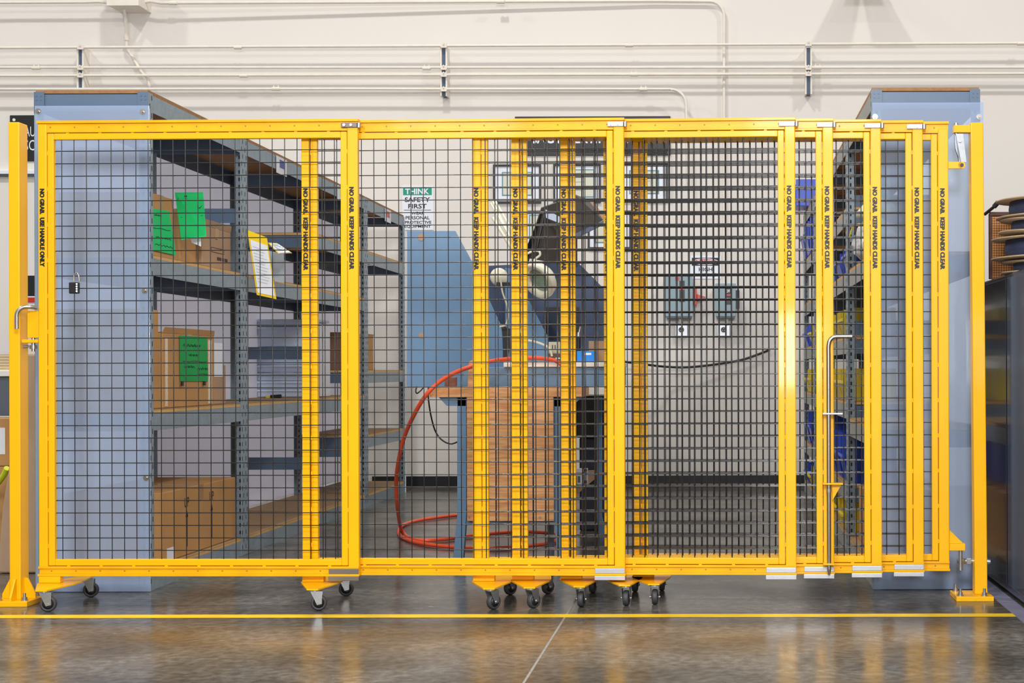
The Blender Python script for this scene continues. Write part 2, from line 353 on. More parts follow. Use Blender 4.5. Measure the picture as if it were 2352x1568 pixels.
# ------------------------------------------------------------------ things on the back wall
WF = WY - 0.002
def wall_quad(mb, x0, y0, x1, y1, th, off=0.0, Y=WF):
    a = W(x0, y0, Y); b = W(x1, y1, Y); return mb.box(a.x, b.x, Y - off - th, Y - off, b.z, a.z)
def wtext(mb, s, x0, y0, x1, y1, off, Y=WF, bold=0.012):
    a = W(x0, y1, Y); b = W(x1, y0, Y); return text_bb(mb, s, (a.x, Y - off, a.z), (1, 0, 0), (0, 0, 1), b.x - a.x, b.z - a.z, bold)
def wall_thing(name, label, cat, x, y, group=None): return thing(name, label, cat, W(x, y, WF), group)
t = wall_thing('safety_sign', 'white safety sign with teal header mounted above the blue steel cabinet', 'sign', 960, 528)
wall_quad(MB(), 924, 428, 996, 528, 0.004).build('board', SIGNW, t)
wall_quad(MB(), 926, 430, 992, 448, 0.001, 0.004).build('header', TEAL, t)
wtext(MB(), 'THINK', 931, 433, 986, 446, 0.0062, bold=0.03).build('heading_lettering', SIGNW, t)
m = MB()
for s, x0, y0, x1, y1 in (('SAFETY', 930, 453, 988, 464), ('FIRST', 938, 468, 980, 479), ('WEAR', 945, 486, 975, 493), ('PERSONAL', 932, 496, 987, 504), ('PROTECTIVE', 930, 507, 991, 514), ('EQUIPMENT', 929, 517, 990, 524)):
    wtext(m, s, x0, y0, x1, y1, 0.0052, bold=0.02)
wall_quad(m, 928, 482, 990, 483, 0.0005, 0.0045); m.build('lettering', BLK, t)
t = wall_thing('danger_sign', 'white danger sign with red oval above the grey switch boxes', 'sign', 1620, 640)
wall_quad(MB(), 1586, 588, 1656, 640, 0.004).build('board', SIGNW, t)
wall_quad(MB(), 1589, 592, 1652, 610, 0.001, 0.004).build('header', BLK, t)
for nm, w_, h_, c_, o_ in (('oval_rim', 60, 15.5, SIGNW, 0.0055), ('oval', 56, 12.5, RED, 0.0062)):
    MB().prism([W(1620.5 + w_ / 2 * math.cos(k * math.pi / 12), 601 + h_ / 2 * math.sin(k * math.pi / 12), WF) + Vector((0, -o_, 0)) for k in range(24)], (0, 0.0006, 0)).build(nm, c_, t)
wtext(MB(), 'DANGER', 1602, 597, 1640, 605, 0.0068, bold=0.03).build('heading_lettering', SIGNW, t)
m = wtext(MB(), 'HIGH', 1605, 614, 1636, 623, 0.0052, bold=0.02); wtext(m, 'VOLTAGE', 1598, 627, 1645, 635, 0.0052, bold=0.02).build('lettering', BLK, t)
t = wall_thing('wall_sign', 'long black sign with white lettering on the back wall above the certificates', 'sign', 1360, 357)
wall_quad(MB(), 1183, 268, 1540, 357, 0.012).build('board', BLKP, t, 0.003)
wtext(MB(), 'SAGT CERTIFIED RE', 1222, 303, 1468, 330, 0.0135, bold=0.02).build('lettering', SIGNW, t)
m = MB()
for x, y in ((1536, 351), (1188, 351)): m.cyl(W(x, y, WF - 0.012), W(x, y, WF - 0.02), 0.012, 10)
m.build('standoff_bolt', STEEL, t)
t = wall_thing('wall_sign', 'black sign with white letters AU over SC behind the left yellow post', 'sign', 60, 370)
wall_quad(MB(), 24, 265, 190, 370, 0.012).build('board', BLKP, t, 0.003)
m = wtext(MB(), 'AU', 58, 291, 82, 314, 0.0135, bold=0.0); wtext(m, 'SC', 58, 322, 82, 346, 0.0135, bold=0.0).build('lettering', SIGNW, t)
MB().cyl(W(32, 275, WF - 0.012), W(32, 275, WF - 0.02), 0.012, 10).build('standoff_bolt', STEEL, t)
def certificate(x0, y0, x1, y1, label, ins=16, small=True):
    t = wall_thing('picture_frame', label, 'certificate', (x0 + x1) / 2, y1, 'framed certificates under the black sign')
    m = MB(); f = 4.5
    for q in ((x0, y0, x1, y0 + f), (x0, y1 - f, x1, y1), (x0, y0 + f, x0 + f, y1 - f), (x1 - f, y0 + f, x1, y1 - f)): wall_quad(m, *q, 0.02)
    m.build('frame', FRAMEB, t, 0.002)
    wall_quad(MB(), x0 + f, y0 + f, x1 - f, y1 - f, 0.008).build('mat_board', SIGNW, t)
    cx0, cy0, cx1, cy1 = x0 + ins, y0 + ins * 0.85, x1 - ins, y1 - ins * 0.85
    wall_quad(MB(), cx0, cy0, cx1, cy1, 0.001, 0.008).build('print_border', CERTB, t)
    wall_quad(MB(), cx0 + 3, cy0 + 3, cx1 - 3, cy1 - 3, 0.001, 0.0092).build('certificate_print', CERT, t)
    m = MB()
    for k in range(5):
        w_ = (cx1 - cx0) * (0.25 + 0.08 * ((k * 7) % 3)); c_ = (cx0 + cx1) / 2; yy = cy0 + 9 + k * (cy1 - cy0 - 16) / 5
        wall_quad(m, c_ - w_ / 2, yy, c_ + w_ / 2, yy + 1, 0.0004, 0.0104)
    m.build('print_line', CERTB, t)
certificate(1133, 378, 1243, 467, 'leftmost black framed certificate in the upper row on the back wall', 20)
certificate(1271, 377, 1380, 466, 'middle black framed certificate in the upper row on the back wall', 14)
certificate(1425, 374, 1534, 463, 'rightmost black framed certificate in the upper row on the back wall', 20)
certificate(1204, 484, 1300, 570, 'left framed certificate of the lower row, half hidden by the grey hood', 11)
certificate(1350, 484, 1450, 572, 'right framed certificate of the lower row on the back wall', 16)
# switch boxes
def switch(x0, y0, x1, y1, label, red):
    t = wall_thing('switch_box', label, 'switch box', (x0 + x1) / 2, y1, 'grey switch boxes on the back wall')
    wall_quad(MB(), x0 + 2, y0 + 1, x1 - 2, y1, 0.13).build('enclosure', GREYBOX, t, 0.006)
    wall_quad(MB(), x0, y0, x1, y1 - 3, 0.012, 0.13).build('cover', GREYBOX, t, 0.004)
    c = x0 + (x1 - x0) * 0.62
    m = MB(); wall_quad(m, c - 6, y0 + 10, c + 6, y0 + 48 if not red else y0 + 58, 0.002, 0.142); m.build('rating_plate', BLKP, t)
    m = MB()
    if red:
        wall_quad(m, x0 + 24, y0 + 2, x0 + 34, y0 + 9, 0.002, 0.142); wall_quad(m, c - 6, y0 + 28, c + 6, y0 + 31, 0.002, 0.144)
    else: wall_quad(m, c - 6, y0 + 25, c + 6, y0 + 28, 0.002, 0.144)
    m.build('red_label', RED, t)
    if not red:
        m = MB(); wtext(m, 'OFF', c - 4, y0 + 14, c + 4, y0 + 21, 0.1445 + 0.002, bold=0.02); wtext(m, 'ON', c - 4, y0 + 33, c + 4, y0 + 40, 0.1465, bold=0.02); m.build('lettering', SIGNW, t)
    b = W(x1, (y0 + y1) / 2, WF - 0.08)
    hd = MB().box(b.x, b.x + 0.03, b.y - 0.02, b.y + 0.02, b.z - 0.06, b.z + 0.09)
    if red: hd.prism([b + Vector((0.03, 0, 0.03)), b + Vector((0.10, 0, 0.01)), b + Vector((0.10, 0, -0.012)), b + Vector((0.03, 0, -0.03))], (0, 0.012, 0))
    hd.build('handle', RED if red else BLKP, t, 0.003)
    MB().cyl(W((x0 + x1) / 2 + 3, y1, WF - 0.05), W((x0 + x1) / 2 + 3, y1 + 16, WF - 0.05), 0.013, 10).build('conduit_stub', CONDUIT, t)
switch(1528, 637, 1592, 731, 'larger grey switch box with the red side handle under the danger sign', True)
switch(1643, 653, 1690, 731, 'smaller grey switch box with ON and OFF plate, right of the larger one', False)
for x, lab in ((1565, 'silver power outlet under the larger grey switch box'), (1662, 'silver power outlet under the smaller grey switch box')):
    t = wall_thing('power_outlet', lab, 'outlet', x, 772, 'silver outlets on the back wall')
    wall_quad(MB(), x - 15, 744, x + 15, 772, 0.05).build('outlet_box', ALU, t, 0.008)
    wall_quad(MB(), x - 13.5, 745, x + 13.5, 771, 0.003, 0.05).build('face_plate', ALU, t)
    q = W(x, 757, WF - 0.053); MB().cyl(q, q + Vector((0, -0.008, 0)), 0.022, 20).build('socket', BLKP, t)
    m = MB()
    for k in range(3):
        a_ = k * 2.094 + 1.57; p_ = q + Vector((0.011 * math.cos(a_), -0.008, 0.011 * math.sin(a_))); m.cyl(p_, p_ + Vector((0, -0.001, 0)), 0.003, 8)
    m.build('contact', SIGNW, t)
MB().tube(smooth_path([W(1400, 826, 11.3), W(1484, 837, 11.4), W(1530, 842, 11.5), W(1580, 843, 11.52), W(1640, 837, 11.55), W(1700, 827, 11.57), W(1740, 814, 11.58), W(1768, 803, 11.6)], 6), 0.0095, 8).build('power_cable', BLKP, label='black cable sagging across the back wall under the two outlets', category='cable')
# far left of wall
t = wall_thing('wall_raceway', 'white surface raceway on the wall behind the left yellow post', 'raceway', 40, 400)
wall_quad(MB(), -20, 392, 110, 401, 0.05).build('cover', SIGNW, t, 0.004)
wall_quad(MB(), -20, 401, 110, 405, 0.035).build('underside_strip', GREYD, t)
t = wall_thing('wall_poster', 'black and red poster on the wall behind the left yellow post', 'poster', 70, 692)
wall_quad(MB(), 30, 633, 110, 680, 0.006).build('black_field', BLKP, t); wall_quad(MB(), 30, 680, 110, 683, 0.006).build('white_band', SIGNW, t); wall_quad(MB(), 30, 683, 110, 694, 0.006).build('red_band', RED, t)

# ------------------------------------------------------------------ shelving units
FY = [6.148, 7.38, 8.655, 9.93, 11.145]
def shelving(xi, xo, label, levels, crossonly, beamm, inner_sign):
    "xi: aisle side x, xo: outer side x (|xo|>|xi|)"
    x0, x1 = min(xi, xo), max(xi, xo)
    t = thing('shelving_unit', label, 'shelving', ((x0 + x1) / 2, FY[0], 0), 'blue grey steel shelving units')
    UD = 0.05; UW = 0.04
    for side in (x0, x1):
        for k, fy in enumerate(FY):
            ys = [(fy, fy + UD)] if k == 0 else ([(fy - UD, fy)] if k == 4 else [(fy - UD, fy - 0.001), (fy + 0.001, fy + UD)])
            for (ya, yb) in ys:
                sgn = 1 if side == x0 else -1
                m = MB().box(side, side + sgn * 0.003, ya, yb, 0, 2.15)
                yf = ya if ya >= fy - 0.01 else yb - 0.003
                m.box(side + sgn * 0.003, side + sgn * UW, yf, yf + 0.003, 0, 2.15)
                up = m.build('upright', SHUP, t)
                h = MB()
                for j in range(56):
                    z = 0.03 + j * 0.038
                    xs = side - sgn * 0.0006
                    for yy in (ya + 0.014, yb - 0.016): 
                        if (j + (yy > ya + 0.02)) % 2 == 0: h.box(min(xs, xs + sgn * 0.002), max(xs, xs + sgn * 0.002), yy, yy + 0.006, z, z + 0.022)
                    h.box(side + sgn * 0.018, side + sgn * 0.026, yf - 0.0006, yf + 0.0036, z, z + 0.018)
                hs = h.build('slots', DRK, up); hs['kind'] = 'stuff'
    for bay, lv in enumerate(levels):
        ya, yb = FY[bay] + (0.0 if bay == 0 else 0.002), FY[bay + 1] - 0.002
        for z in lv:
            thk = 0.016; bz1 = z - thk; bz0 = max(0.0, bz1 - 0.075)
            for side in (x0, x1):
                sgn = 1 if side == x0 else -1
                bm_ = beamm if side == xi else SHB  # aisle-side beams get a lighter colour for the light they catch
                MB().box(side + sgn * 0.0035, side + sgn * 0.0065, ya + 0.004, yb - 0.004, bz0, bz1).box(side + sgn * 0.0065, side + sgn * 0.03, ya + 0.004, yb - 0.004, bz1 - 0.003, bz1).build('beam', bm_, t)
            for yy in (ya + 0.004, yb - 0.03):
                MB().box(x0 + 0.0075, x1 - 0.0075, yy, yy + 0.003, bz0, bz1 - 0.004).build('crossbar', SHB, t)
            dk = MB().box(x0 + 0.004, x1 - 0.004, ya + 0.006, yb - 0.006, bz1 + 0.0005, z - 0.003).build('deck_board', PLYD if z > 2 else PLYE, t)
            MB().box(x0 + 0.004, x1 - 0.004, ya + 0.006, yb - 0.006, z - 0.0029, z).build('deck_face', PLY, dk)
    for (k, z) in crossonly:
        MB().box(x0 + 0.0075, x1 - 0.0075, FY[k] + 0.01, FY[k] + 0.013, z - 0.075, z).build('crossbar', SHB, t)
    # corner plates and rivets at the front end, top
    for side in (x0, x1):
        m = MB(); sgn = 1 if side == x0 else -1
        m.box(side + sgn * 0.0005, side + sgn * 0.045, FY[0] - 0.003, FY[0] - 0.0005, 2.06, 2.152)
        for zz in (2.135, 2.118, 2.09, 2.073):
            for q in (0.012, 0.03): m.cyl((side + sgn * q, FY[0] - 0.003, zz), (side + sgn * q, FY[0] - 0.005, zz), 0.004, 8)
        m.build('corner_plate', SHB, t)
    return t
LXI, LXO = -2.459, -2.951
shl = shelving(LXI, LXO, 'blue grey shelving unit on the left, holding cardboard boxes and totes',
         [[2.162, 1.454, 0.781, 0.09], [2.162, 1.454, 0.781, 0.09], [2.162, 1.79, 1.454, 0.781, 0.09], [2.162, 1.79, 0.955, 0.504, 0.09]],
         [(1, 1.79), (2, 1.095), (2, 0.425), (4 - 1, 0.425)], SHUP, 1)
shelving(0.658, 1.126, 'blue grey shelving unit on the right, holding coloured bins',
         [[2.162, 1.454, 0.70, 0.09], [2.162, 1.79, 1.454, 1.12, 0.781, 0.35, 0.09], [2.162, 1.79, 1.454, 1.12, 0.781, 0.35, 0.09], [2.162, 1.79, 1.454, 1.12, 0.781, 0.4, 0.09]],
         [(1, 1.85), (1, 1.2)], SHL, -1)
box('backing_sheet', LXO - 0.006, LXO - 0.001, FY[0] + 0.06, FY[4] - 0.06, 0.1, 2.14, TRANS, shl)
MB().box(LXI - 0.03, LXI + 0.006, FY[4] + 0.002, FY[4] + 0.006, 0.0, 2.05).build('end_strip', PANELW, shl)
# label holders hanging on the top beam of the left unit
for (xa, lab, mm) in ((648, 'clear label holder with a blue patch hooked on the top beam of left shelving', mat('blue_label', (40, 60, 150), 0.4)), (785, 'clear label holder with a yellow patch hooked on the top beam of left shelving', mat('yellow_label', (214, 214, 60), 0.4)), (892, 'clear label holder with a red patch hooked on the top beam of left shelving', mat('red_label_patch', (190, 50, 60), 0.4))):
    Y_ = F * (LXI + 0.002) / (xa - CX); t = thing('label_holder', lab, 'label holder', (LXI + 0.003, Y_, 2.05), 'label holders on the top beam')
    MB().box(LXI + 0.0012, LXI + 0.004, Y_ - 0.09, Y_ + 0.09, 2.05, 2.145).build('sleeve', PANELW, t)
    MB().box(LXI + 0.004, LXI + 0.0046, Y_ - 0.04, Y_ + 0.05, 2.085, 2.13).build('patch', mm, t)

# acrylic end sheets
def end_sheet(x0, x1, z1, label, screws):
    t = thing('acrylic_sheet', label, 'sheet', ((x0 + x1) / 2, 6.128, 0), 'blue translucent sheets on the shelving ends')
    MB().box(x0, x1, 6.126, 6.131, 0.002, z1).build('sheet', SHEET, t, 0.0015)
    for (sx, sy) in screws:
        q = W(sx, sy, 6.124); MB().cyl(q, q + Vector((0, 0.012, 0)), 0.012, 14).cyl(q, q - Vector((0, 0.006, 0)), 0.007, 6).build('screw', STEEL, t)
a = W(80, 243, 6.128); end_sheet(a.x, WX(345, 6.128), a.z, 'tall pale blue translucent sheet on the end of the left shelving', ((87, 255), (327, 256), (332, 667), (335, 1097)))
a = W(2259, 235, 6.128); end_sheet(WX(2005, 6.128), a.x, a.z, 'tall pale blue translucent sheet on the end of the right shelving', ((2010, 268), (2249, 268)))

# ------------------------------------------------------------------ boxes and things on the left shelving
def carton(label, x0, x1, y0, y1, z0, z1, m=CARD, flaps=0, group=None, tape=True, rz=0.0):
    cx, cy = (x0 + x1) / 2, (y0 + y1) / 2; w, d, h = (x1 - x0) / 2, (y1 - y0) / 2, z1 - z0
    t = thing('cardboard_box', label, 'box', (cx, cy, z0), group, rz=rz)
    b = MB().box(-w, w, -d, d, 0, h).build('box_body', m, t, 0.004, local=True)
    if tape: MB().box(-w - 0.0006, w + 0.0006, -0.025, 0.025, h * 0.75, h + 0.0006).build('packing_tape', mat('clear_brown_tape', (164, 120, 76), 0.25, coat=0.3), t, local=True)
    fl = MB()
    if flaps:
        e = 0.003
        fl.prism([(w, -d, h), (w, d, h), (w + flaps * 0.25, d * 0.95, h + flaps * 0.9), (w + flaps * 0.25, -d * 0.95, h + flaps * 0.9)], (-e, 0, 0))
        fl.prism([(-w, d, h), (w, d, h), (w * 0.95, d + flaps * 0.3, h + flaps * 0.8), (-w * 0.95, d + flaps * 0.3, h + flaps * 0.8)], (0, -e, 0))
        fl.build('flap', m, t, local=True)
    else:
        MB().box(-w + 0.002, w - 0.002, -0.0015, 0.0015, h - 0.001, h + 0.0008).build('lid_seam', DRK, t, local=True)
    return t
carton('cardboard box behind the left green notes on the shelf under the top', -2.90, -2.50, 6.26, 6.53, 1.455, 1.735, CARD, 0.0)
carton('open cardboard box with green note, second on the upper left shelf', -2.86, -2.52, 6.56, 6.87, 1.455, 1.70, CARD, 0)
c1 = carton('grey brown cardboard box with printed label beside the second upright', -2.89, -2.50, 6.90, 7.30, 1.455, 1.655, CARD2, 0.035)
m = MB()
text_bb(m, '5', (-2.4995 - 0.0, 7.08, 1.60), (0, 1, 0), (0, 0, 1), 0.03, 0.035)
for (ya, yb, za, zb) in ((7.02, 7.2, 1.535, 1.538), (7.02, 7.2, 1.557, 1.56), (7.02, 7.022, 1.535, 1.56), (7.198, 7.2, 1.535, 1.56), (7.1, 7.16, 1.50, 1.516), (7.17, 7.2, 1.5, 1.516), (7.21, 7.25, 1.5, 1.516)): m.box(-2.4998, -2.499, ya, yb, za, zb)
m.build('printed_marks', mat('box_print', (74, 52, 38), 0.7), c1)
YP = lambda px, X=-2.4955: F * X / (px - CX)
def note(label, pts, m, lines, group=None, ink=PEN):
    t = thing('paper_note', label, 'note', W(*pts[3]), group)
    P = [W(*p) for p in pts]; quad_sheet(MB(), P, 0.0012).build('sheet', m, t)
    n = -(P[1] - P[0]).cross(P[3] - P[0]).normalized() * 0.0012
    mb = MB()
    for (u0, u1, v, s) in lines:
        def q(u, v): return P[0].lerp(P[1], u).lerp(P[3].lerp(P[2], u), v) + n
        pts2 = [q(u0 + (u1 - u0) * k / 14, v + (0.02 * s * math.sin(k * 2.4 + v * 9) if s else 0.01 * math.sin(k * 0.7))) for k in range(15)]
        mb.tube(pts2, 0.0011, 4)
    if lines: mb.build('handwriting', ink, t)
    return t
note('green handwritten note hanging at the shelf edge, left of the other green note', [(350, 479, YP(350)), (388, 484, YP(388)), (405, 586, YP(405)), (350, 574, YP(350))], GREEN, [(0.1, 0.5, 0.14, 1), (0.15, 0.85, 0.66, 1), (0.1, 0.9, 0.84, 1.2), (0.0, 0.9, 0.45, 0)], 'green notes on the upper left shelf')
note('green handwritten note sticking out above the upper left shelf', [(402, 442, YP(402) - .03), (467, 441, 6.64), (474, 543, 6.66), (416, 551, YP(416) - .03)], GREEN, [(0.05, 0.4, 0.13, 1.2), (0.3, 0.4, 0.08, 1), (0.1, 0.9, 0.33, 1.3), (0.1, 0.85, 0.36, 1), (0.1, 0.9, 0.52, 0), (0.3, 0.7, 0.66, 1.4)], 'green notes on the upper left shelf')
note('small white paper flap below the upper green note', [(438, 546, 6.68), (462, 543, 6.70), (462, 566, 6.70), (440, 557, 6.68)], WHITE, [])
# middle shelf
cL = carton('tall cardboard box with white sheets at the front of the middle left shelf', -2.9, -2.505, 6.21, 6.37, 0.782, 1.22, CARD)
MB().box(-2.5045, -2.5035, 6.23, 6.31, 0.96, 1.20).build('white_sheet', WHITE, cL)
cB = carton('large cardboard box with taped green note on the middle left shelf', -2.9, -2.50, 6.40, 7.06, 0.782, 1.12, CARD, 0.03)
m = MB()
for yy, w_ in ((6.43, 0.03), (6.97, 0.05)): m.box(-2.4995, -2.4985, yy, yy + w_, 0.79, 1.1)
m.build('clear_tape', mat('glossy_clear_tape', (214, 190, 160), 0.12, coat=1.0, bump=0.5, bscale=60), cB)
note('dark green handwritten note taped on the large box of the middle shelf', [(413, 770, YP(413)), (476, 774, YP(476)), (478, 875, YP(478)), (414, 875, YP(414))], GREEN2, [(0.1, 0.75, 0.2, 1.4), (0.15, 0.7, 0.22, 1), (0.3, 0.65, 0.42, 1.4), (0.1, 0.95, 0.56, 0), (0.15, 0.5, 0.68, 1.5), (0.6, 1.0, 0.72, 1.5), (0.6, 1.0, 0.84, 0)])
m = MB()
for (x, y) in ((418, 880), (469, 879)): q = W(x, y, YP(x, -2.492)); m.box(q.x - 0.002, q.x + 0.006, q.y - 0.01, q.y + 0.01, q.z - 0.012, q.z + 0.008)
m.build('binder_clip', BLKP, label='black clips under the dark green note on the large box', category='clip')
c2 = carton('narrow cardboard box with a white sheet just before the second upright', -2.88, -2.52, 7.10, 7.28, 0.782, 0.98, CARD2)
MB().box(-2.5195, -2.5185, 7.105, 7.24, 0.92, 1.09).build('white_sheet', WHITE, c2)
# floor-level carton
cU = carton('large worn cardboard box with UP arrows on the bottom left shelf', -2.93, -2.49, 6.37, 7.33, 0.091, 0.405, CARD, 0)
m = MB()
for yy in (6.66, 6.985):
    m.box(-2.4896, -2.4886, yy - 0.006, yy + 0.006, 0.13, 0.27); m.prism([(-2.4886, yy - 0.016, 0.268), (-2.4886, yy + 0.016, 0.268), (-2.4886, yy, 0.30)], (-0.001, 0, 0))
    text_bb(m, 'UP', (-2.4885, yy - 0.028, 0.315), (0, 1, 0), (0, 0, 1), 0.055, 0.045, 0.0)
m.build('arrow_print', mat('marker_ink', (30, 26, 22), 0.6), cU)
MB().box(-2.4896, -2.4884, 6.42, 6.50, 0.095, 0.15).build('white_label', WHITE, cU)
MB().box(-2.93, -2.49, 6.3695, 6.3699, 0.15, 0.155).build('crease', PLYD, cU)
# totes
TX0, TX1 = WX(577, 9.15), -2.575
def tote(z, h, label, top=False):
    t = thing('storage_tote', label, 'tote', ((TX0 + TX1) / 2, 9.25, z), 'pale blue nested totes on the middle shelf')
    w = (TX1 - TX0) / 2; d = 0.13
    def fr(w0, w1, z0, z1, dd=0.0): return MB().add([(-w0, -d - dd, z0), (w0, -d - dd, z0), (w0, d + dd, z0), (-w0, d + dd, z0), (-w1, -d - dd, z1), (w1, -d - dd, z1), (w1, d + dd, z1), (-w1, d + dd, z1)], [(0, 3, 2, 1), (4, 5, 6, 7), (0, 1, 5, 4), (1, 2, 6, 5), (2, 3, 7, 6), (3, 0, 4, 7)])
    fr(w * 0.93, w * 0.985, 0, h).build('tote_body', TOTE, t, 0.006, local=True)
    rim = MB().box(-w, w, -d - 0.014, -d + 0.001, h - 0.016, h - 0.002).box(w - 0.004, w + 0.01, -d, d, h - 0.016, h - 0.002)
    rim.build('rim', TOTE, t, 0.003, local=True)
    for sx in (-1, 1):
        MB().box(sx * w * 0.93 - 0.045, sx * w * 0.93 + 0.02, -d - 0.022, -d - 0.001, h - 0.03, h + 0.002).build('latch', TOTE, t, 0.005, local=True)
        MB().box(sx * w * 0.9 - 0.035, sx * w * 0.9 + 0.028, -d - 0.006, -d - 0.001, h - 0.052, h - 0.032).build('handle_recess', TOTED, t, local=True)
    return t
names = ['bottom', 'second', 'third', 'fourth', 'fifth', 'sixth']
for k in range(6):
    tote(0.783 + k * 0.052, 0.0505, 'pale blue plastic tote, %s from the base of the stack on the middle shelf' % names[k])
tote(0.783 + 6 * 0.052 + 0.01, 0.128, 'deep upside-down pale blue tote topping the stack of totes')
tote(0.783 + 6 * 0.052 + 0.14, 0.045, 'pale blue tote lid lying on top of the tote stack')
MB().box(TX1 + 0.012, TX1 + 0.02, 9.13, 9.36, 0.785, 1.25).build('white_tote_side', PANELW, None, 0.002, label='white ribbed plastic side board beside the tote stack', category='board')
t = thing('screwdriver', 'yellow and black screwdriver handle on the middle shelf edge before the totes', 'screwdriver', W(612, 914, 8.9))
a = W(612, 913, 8.9); b = W(646, 910, 8.9); d_ = b - a
MB().cyl(a, a + d_ * 0.3, 0.011, 12).build('yellow_grip', BINY, t); MB().cyl(a + d_ * 0.3, b, 0.015, 12, 0.013).build('black_grip', BLKP, t)
carton('long brown box beyond the tote stack on the far bench-height shelf', -2.9, -2.56, 9.97, 10.12, 0.956, 1.22, mat('red_brown_card', (136, 96, 74), 0.7), 0)
carton('tan cardboard box on the far bay of the left shelving', -2.88, -2.56, 10.15, 10.55, 0.956, 1.20, CARD, 0.02)
# yellow document holders
def holder(label, pts, inner):
    t = thing('document_holder', label, 'document holder', W(*pts[3]), 'yellow edged holders at the second upright')
    P = [W(*p) for p in pts]; quad_sheet(MB(), P, 0.003).build('yellow_border', mat('yellow_vinyl', (236, 200, 8), 0.4), t)
    c = sum(P, Vector()) / 4; n = -(P[1] - P[0]).cross(P[3] - P[0]).normalized() * 0.002
    up = (P[0] - P[3]); lft = (P[1] - P[0])
    Q = [P[3] + lft * 0.07 + up * inner[0], P[2] - lft * 0.07 + (P[1] - P[2]) * inner[0], P[2] - lft * 0.07 + (P[1] - P[2]) * 0.04, P[3] + lft * 0.07 + up * 0.04]
    quad_sheet(MB(), [q + n for q in Q], 0.0015).build('paper', WHITE, t)
    mb = MB()
    for k in range(12):
        v = 0.12 + k * 0.06; a_ = Q[0].lerp(Q[3], v).lerp(Q[1].lerp(Q[2], v), 0.1) + n * 1.8; b_ = Q[0].lerp(Q[3], v).lerp(Q[1].lerp(Q[2], v), 0.85 - 0.1 * (k % 3)) + n * 1.8
        mb.cyl(a_, b_, 0.0006, 4)
    mb.build('text_lines', CERTB, t)
holder('yellow edged document holder with white form hanging from the second upright', [(568, 528, 7.40), (613, 545, 7.46), (635, 687, 7.46), (590, 677, 7.40)], (0.86,))
holder('second yellow edged holder, folded behind the first one', [(616, 557, 7.5), (636, 558, 7.8), (671, 581, 7.8), (640, 582, 7.5)], (0.9,))
MB().prism([W(615, 575, 7.9), W(652, 582, 7.9), W(652, 650, 7.9), W(628, 645, 7.9)], (0, 0.002, 0)).build('clear_sleeve', mat('pale_clear_sleeve', (190, 204, 214), 0.2), label='pale clear plastic sleeve behind the yellow edged holders', category='sleeve')

# ------------------------------------------------------------------ things on the right shelving
def bin_(x, y, z, w, d, h, m, label, tilt=0):
    t = thing('storage_bin', label, 'bin', (x, y, z), 'coloured bins in the right shelving')
    e = 0.004
    # open hopper front facing -x
    mb = MB().box(-w / 2, w / 2, -d / 2, d / 2, 0, e).box(-w / 2, w / 2, -d / 2, -d / 2 + e, e, h).box(-w / 2, w / 2, d / 2 - e, d / 2, e, h).box(w / 2 - e, w / 2, -d / 2 + e, d / 2 - e, e, h)
    mb.prism([(-w / 2, -d / 2 + e, e), (-w / 2, d / 2 - e, e), (-w / 2 - 0.03, d / 2 - e, h * 0.6), (-w / 2 - 0.03, -d / 2 + e, h * 0.6)], (e, 0, 0))
    mb.build('bin_body', m, t, 0.0015, local=True)
    MB().box(-w / 2 - 0.036, -w / 2 - 0.02, -d / 2, d / 2, h * 0.6 - 0.012, h * 0.6 + 0.004).build('lip', m, t, 0.002, local=True)
    return t
rows = []
for y in (7.62, 7.98, 8.32): rows.append((0.80, y, 1.121, BINY, 0.15, 'yellow'))
for y in (9.05, 9.4): rows.append((0.80, y, 1.121, BINY, 0.15, 'yellow'))
for y in (10.25,): rows.append((0.80, y, 1.121, BINY, 0.15, 'yellow'))
rows.append((0.79, 10.75, 1.121, BINB, 0.16, 'blue'))
for y in (7.62, 7.98, 8.32, 9.1, 9.5, 10.3, 10.8): rows.append((0.80, y, 0.782, BINY if y != 9.5 else BINB, 0.17, 'yellow' if y != 9.5 else 'blue'))
for y in (7.6, 8.0, 8.35, 9.1, 10.3, 10.75): rows.append((0.80, y, 0.351 if y < 10 else 0.401, BINB, 0.24, 'blue'))
for y in (7.65, 8.05, 9.2, 10.4, 10.8): rows.append((0.80, y, 0.091, BINY if y < 10.5 else BINB, 0.15, 'yellow' if y < 10.5 else 'blue'))
for y in (7.6, 8.1, 9.0): rows.append((0.82, y, 1.455, BINB, 0.16, 'blue'))
for y in (10.45, 10.85): rows.append((0.78, y, 1.791, BINB, 0.26, 'blue'))
lvn = {1.121: 'shelf above bench height', 0.782: 'shelf below bench height', 0.351: 'knee-high shelf', 0.401: 'knee-high far shelf', 0.091: 'bottom shelf', 1.455: 'eye-level shelf', 1.791: 'upper shelf'}
ordn = ['nearest', 'second nearest', 'third nearest', 'fourth', 'fifth', 'sixth', 'farthest']
cnt = {}
for (x, y, z, m_, h, cn) in rows:
    k = cnt.get(z, 0); cnt[z] = k + 1
    bin_(x, y, z, 0.25, 0.26, h, m_, '%s %s plastic bin on the %s of the right shelving' % (ordn[min(k, 6)], cn, lvn[z]))
bin_(0.74, 10.75, 2.163, 0.34, 0.3, 0.2, BINB, 'big blue bin overhanging the far end of the right shelving top')
t = thing('plastic_bag', 'clear crumpled plastic bag on the right shelving beside the first upright', 'bag', (0.79, 7.08, 1.455))
bmm = bmesh.new(); bmesh.ops.create_icosphere(bmm, subdivisions=4, radius=1)
rnd = random.Random(3)
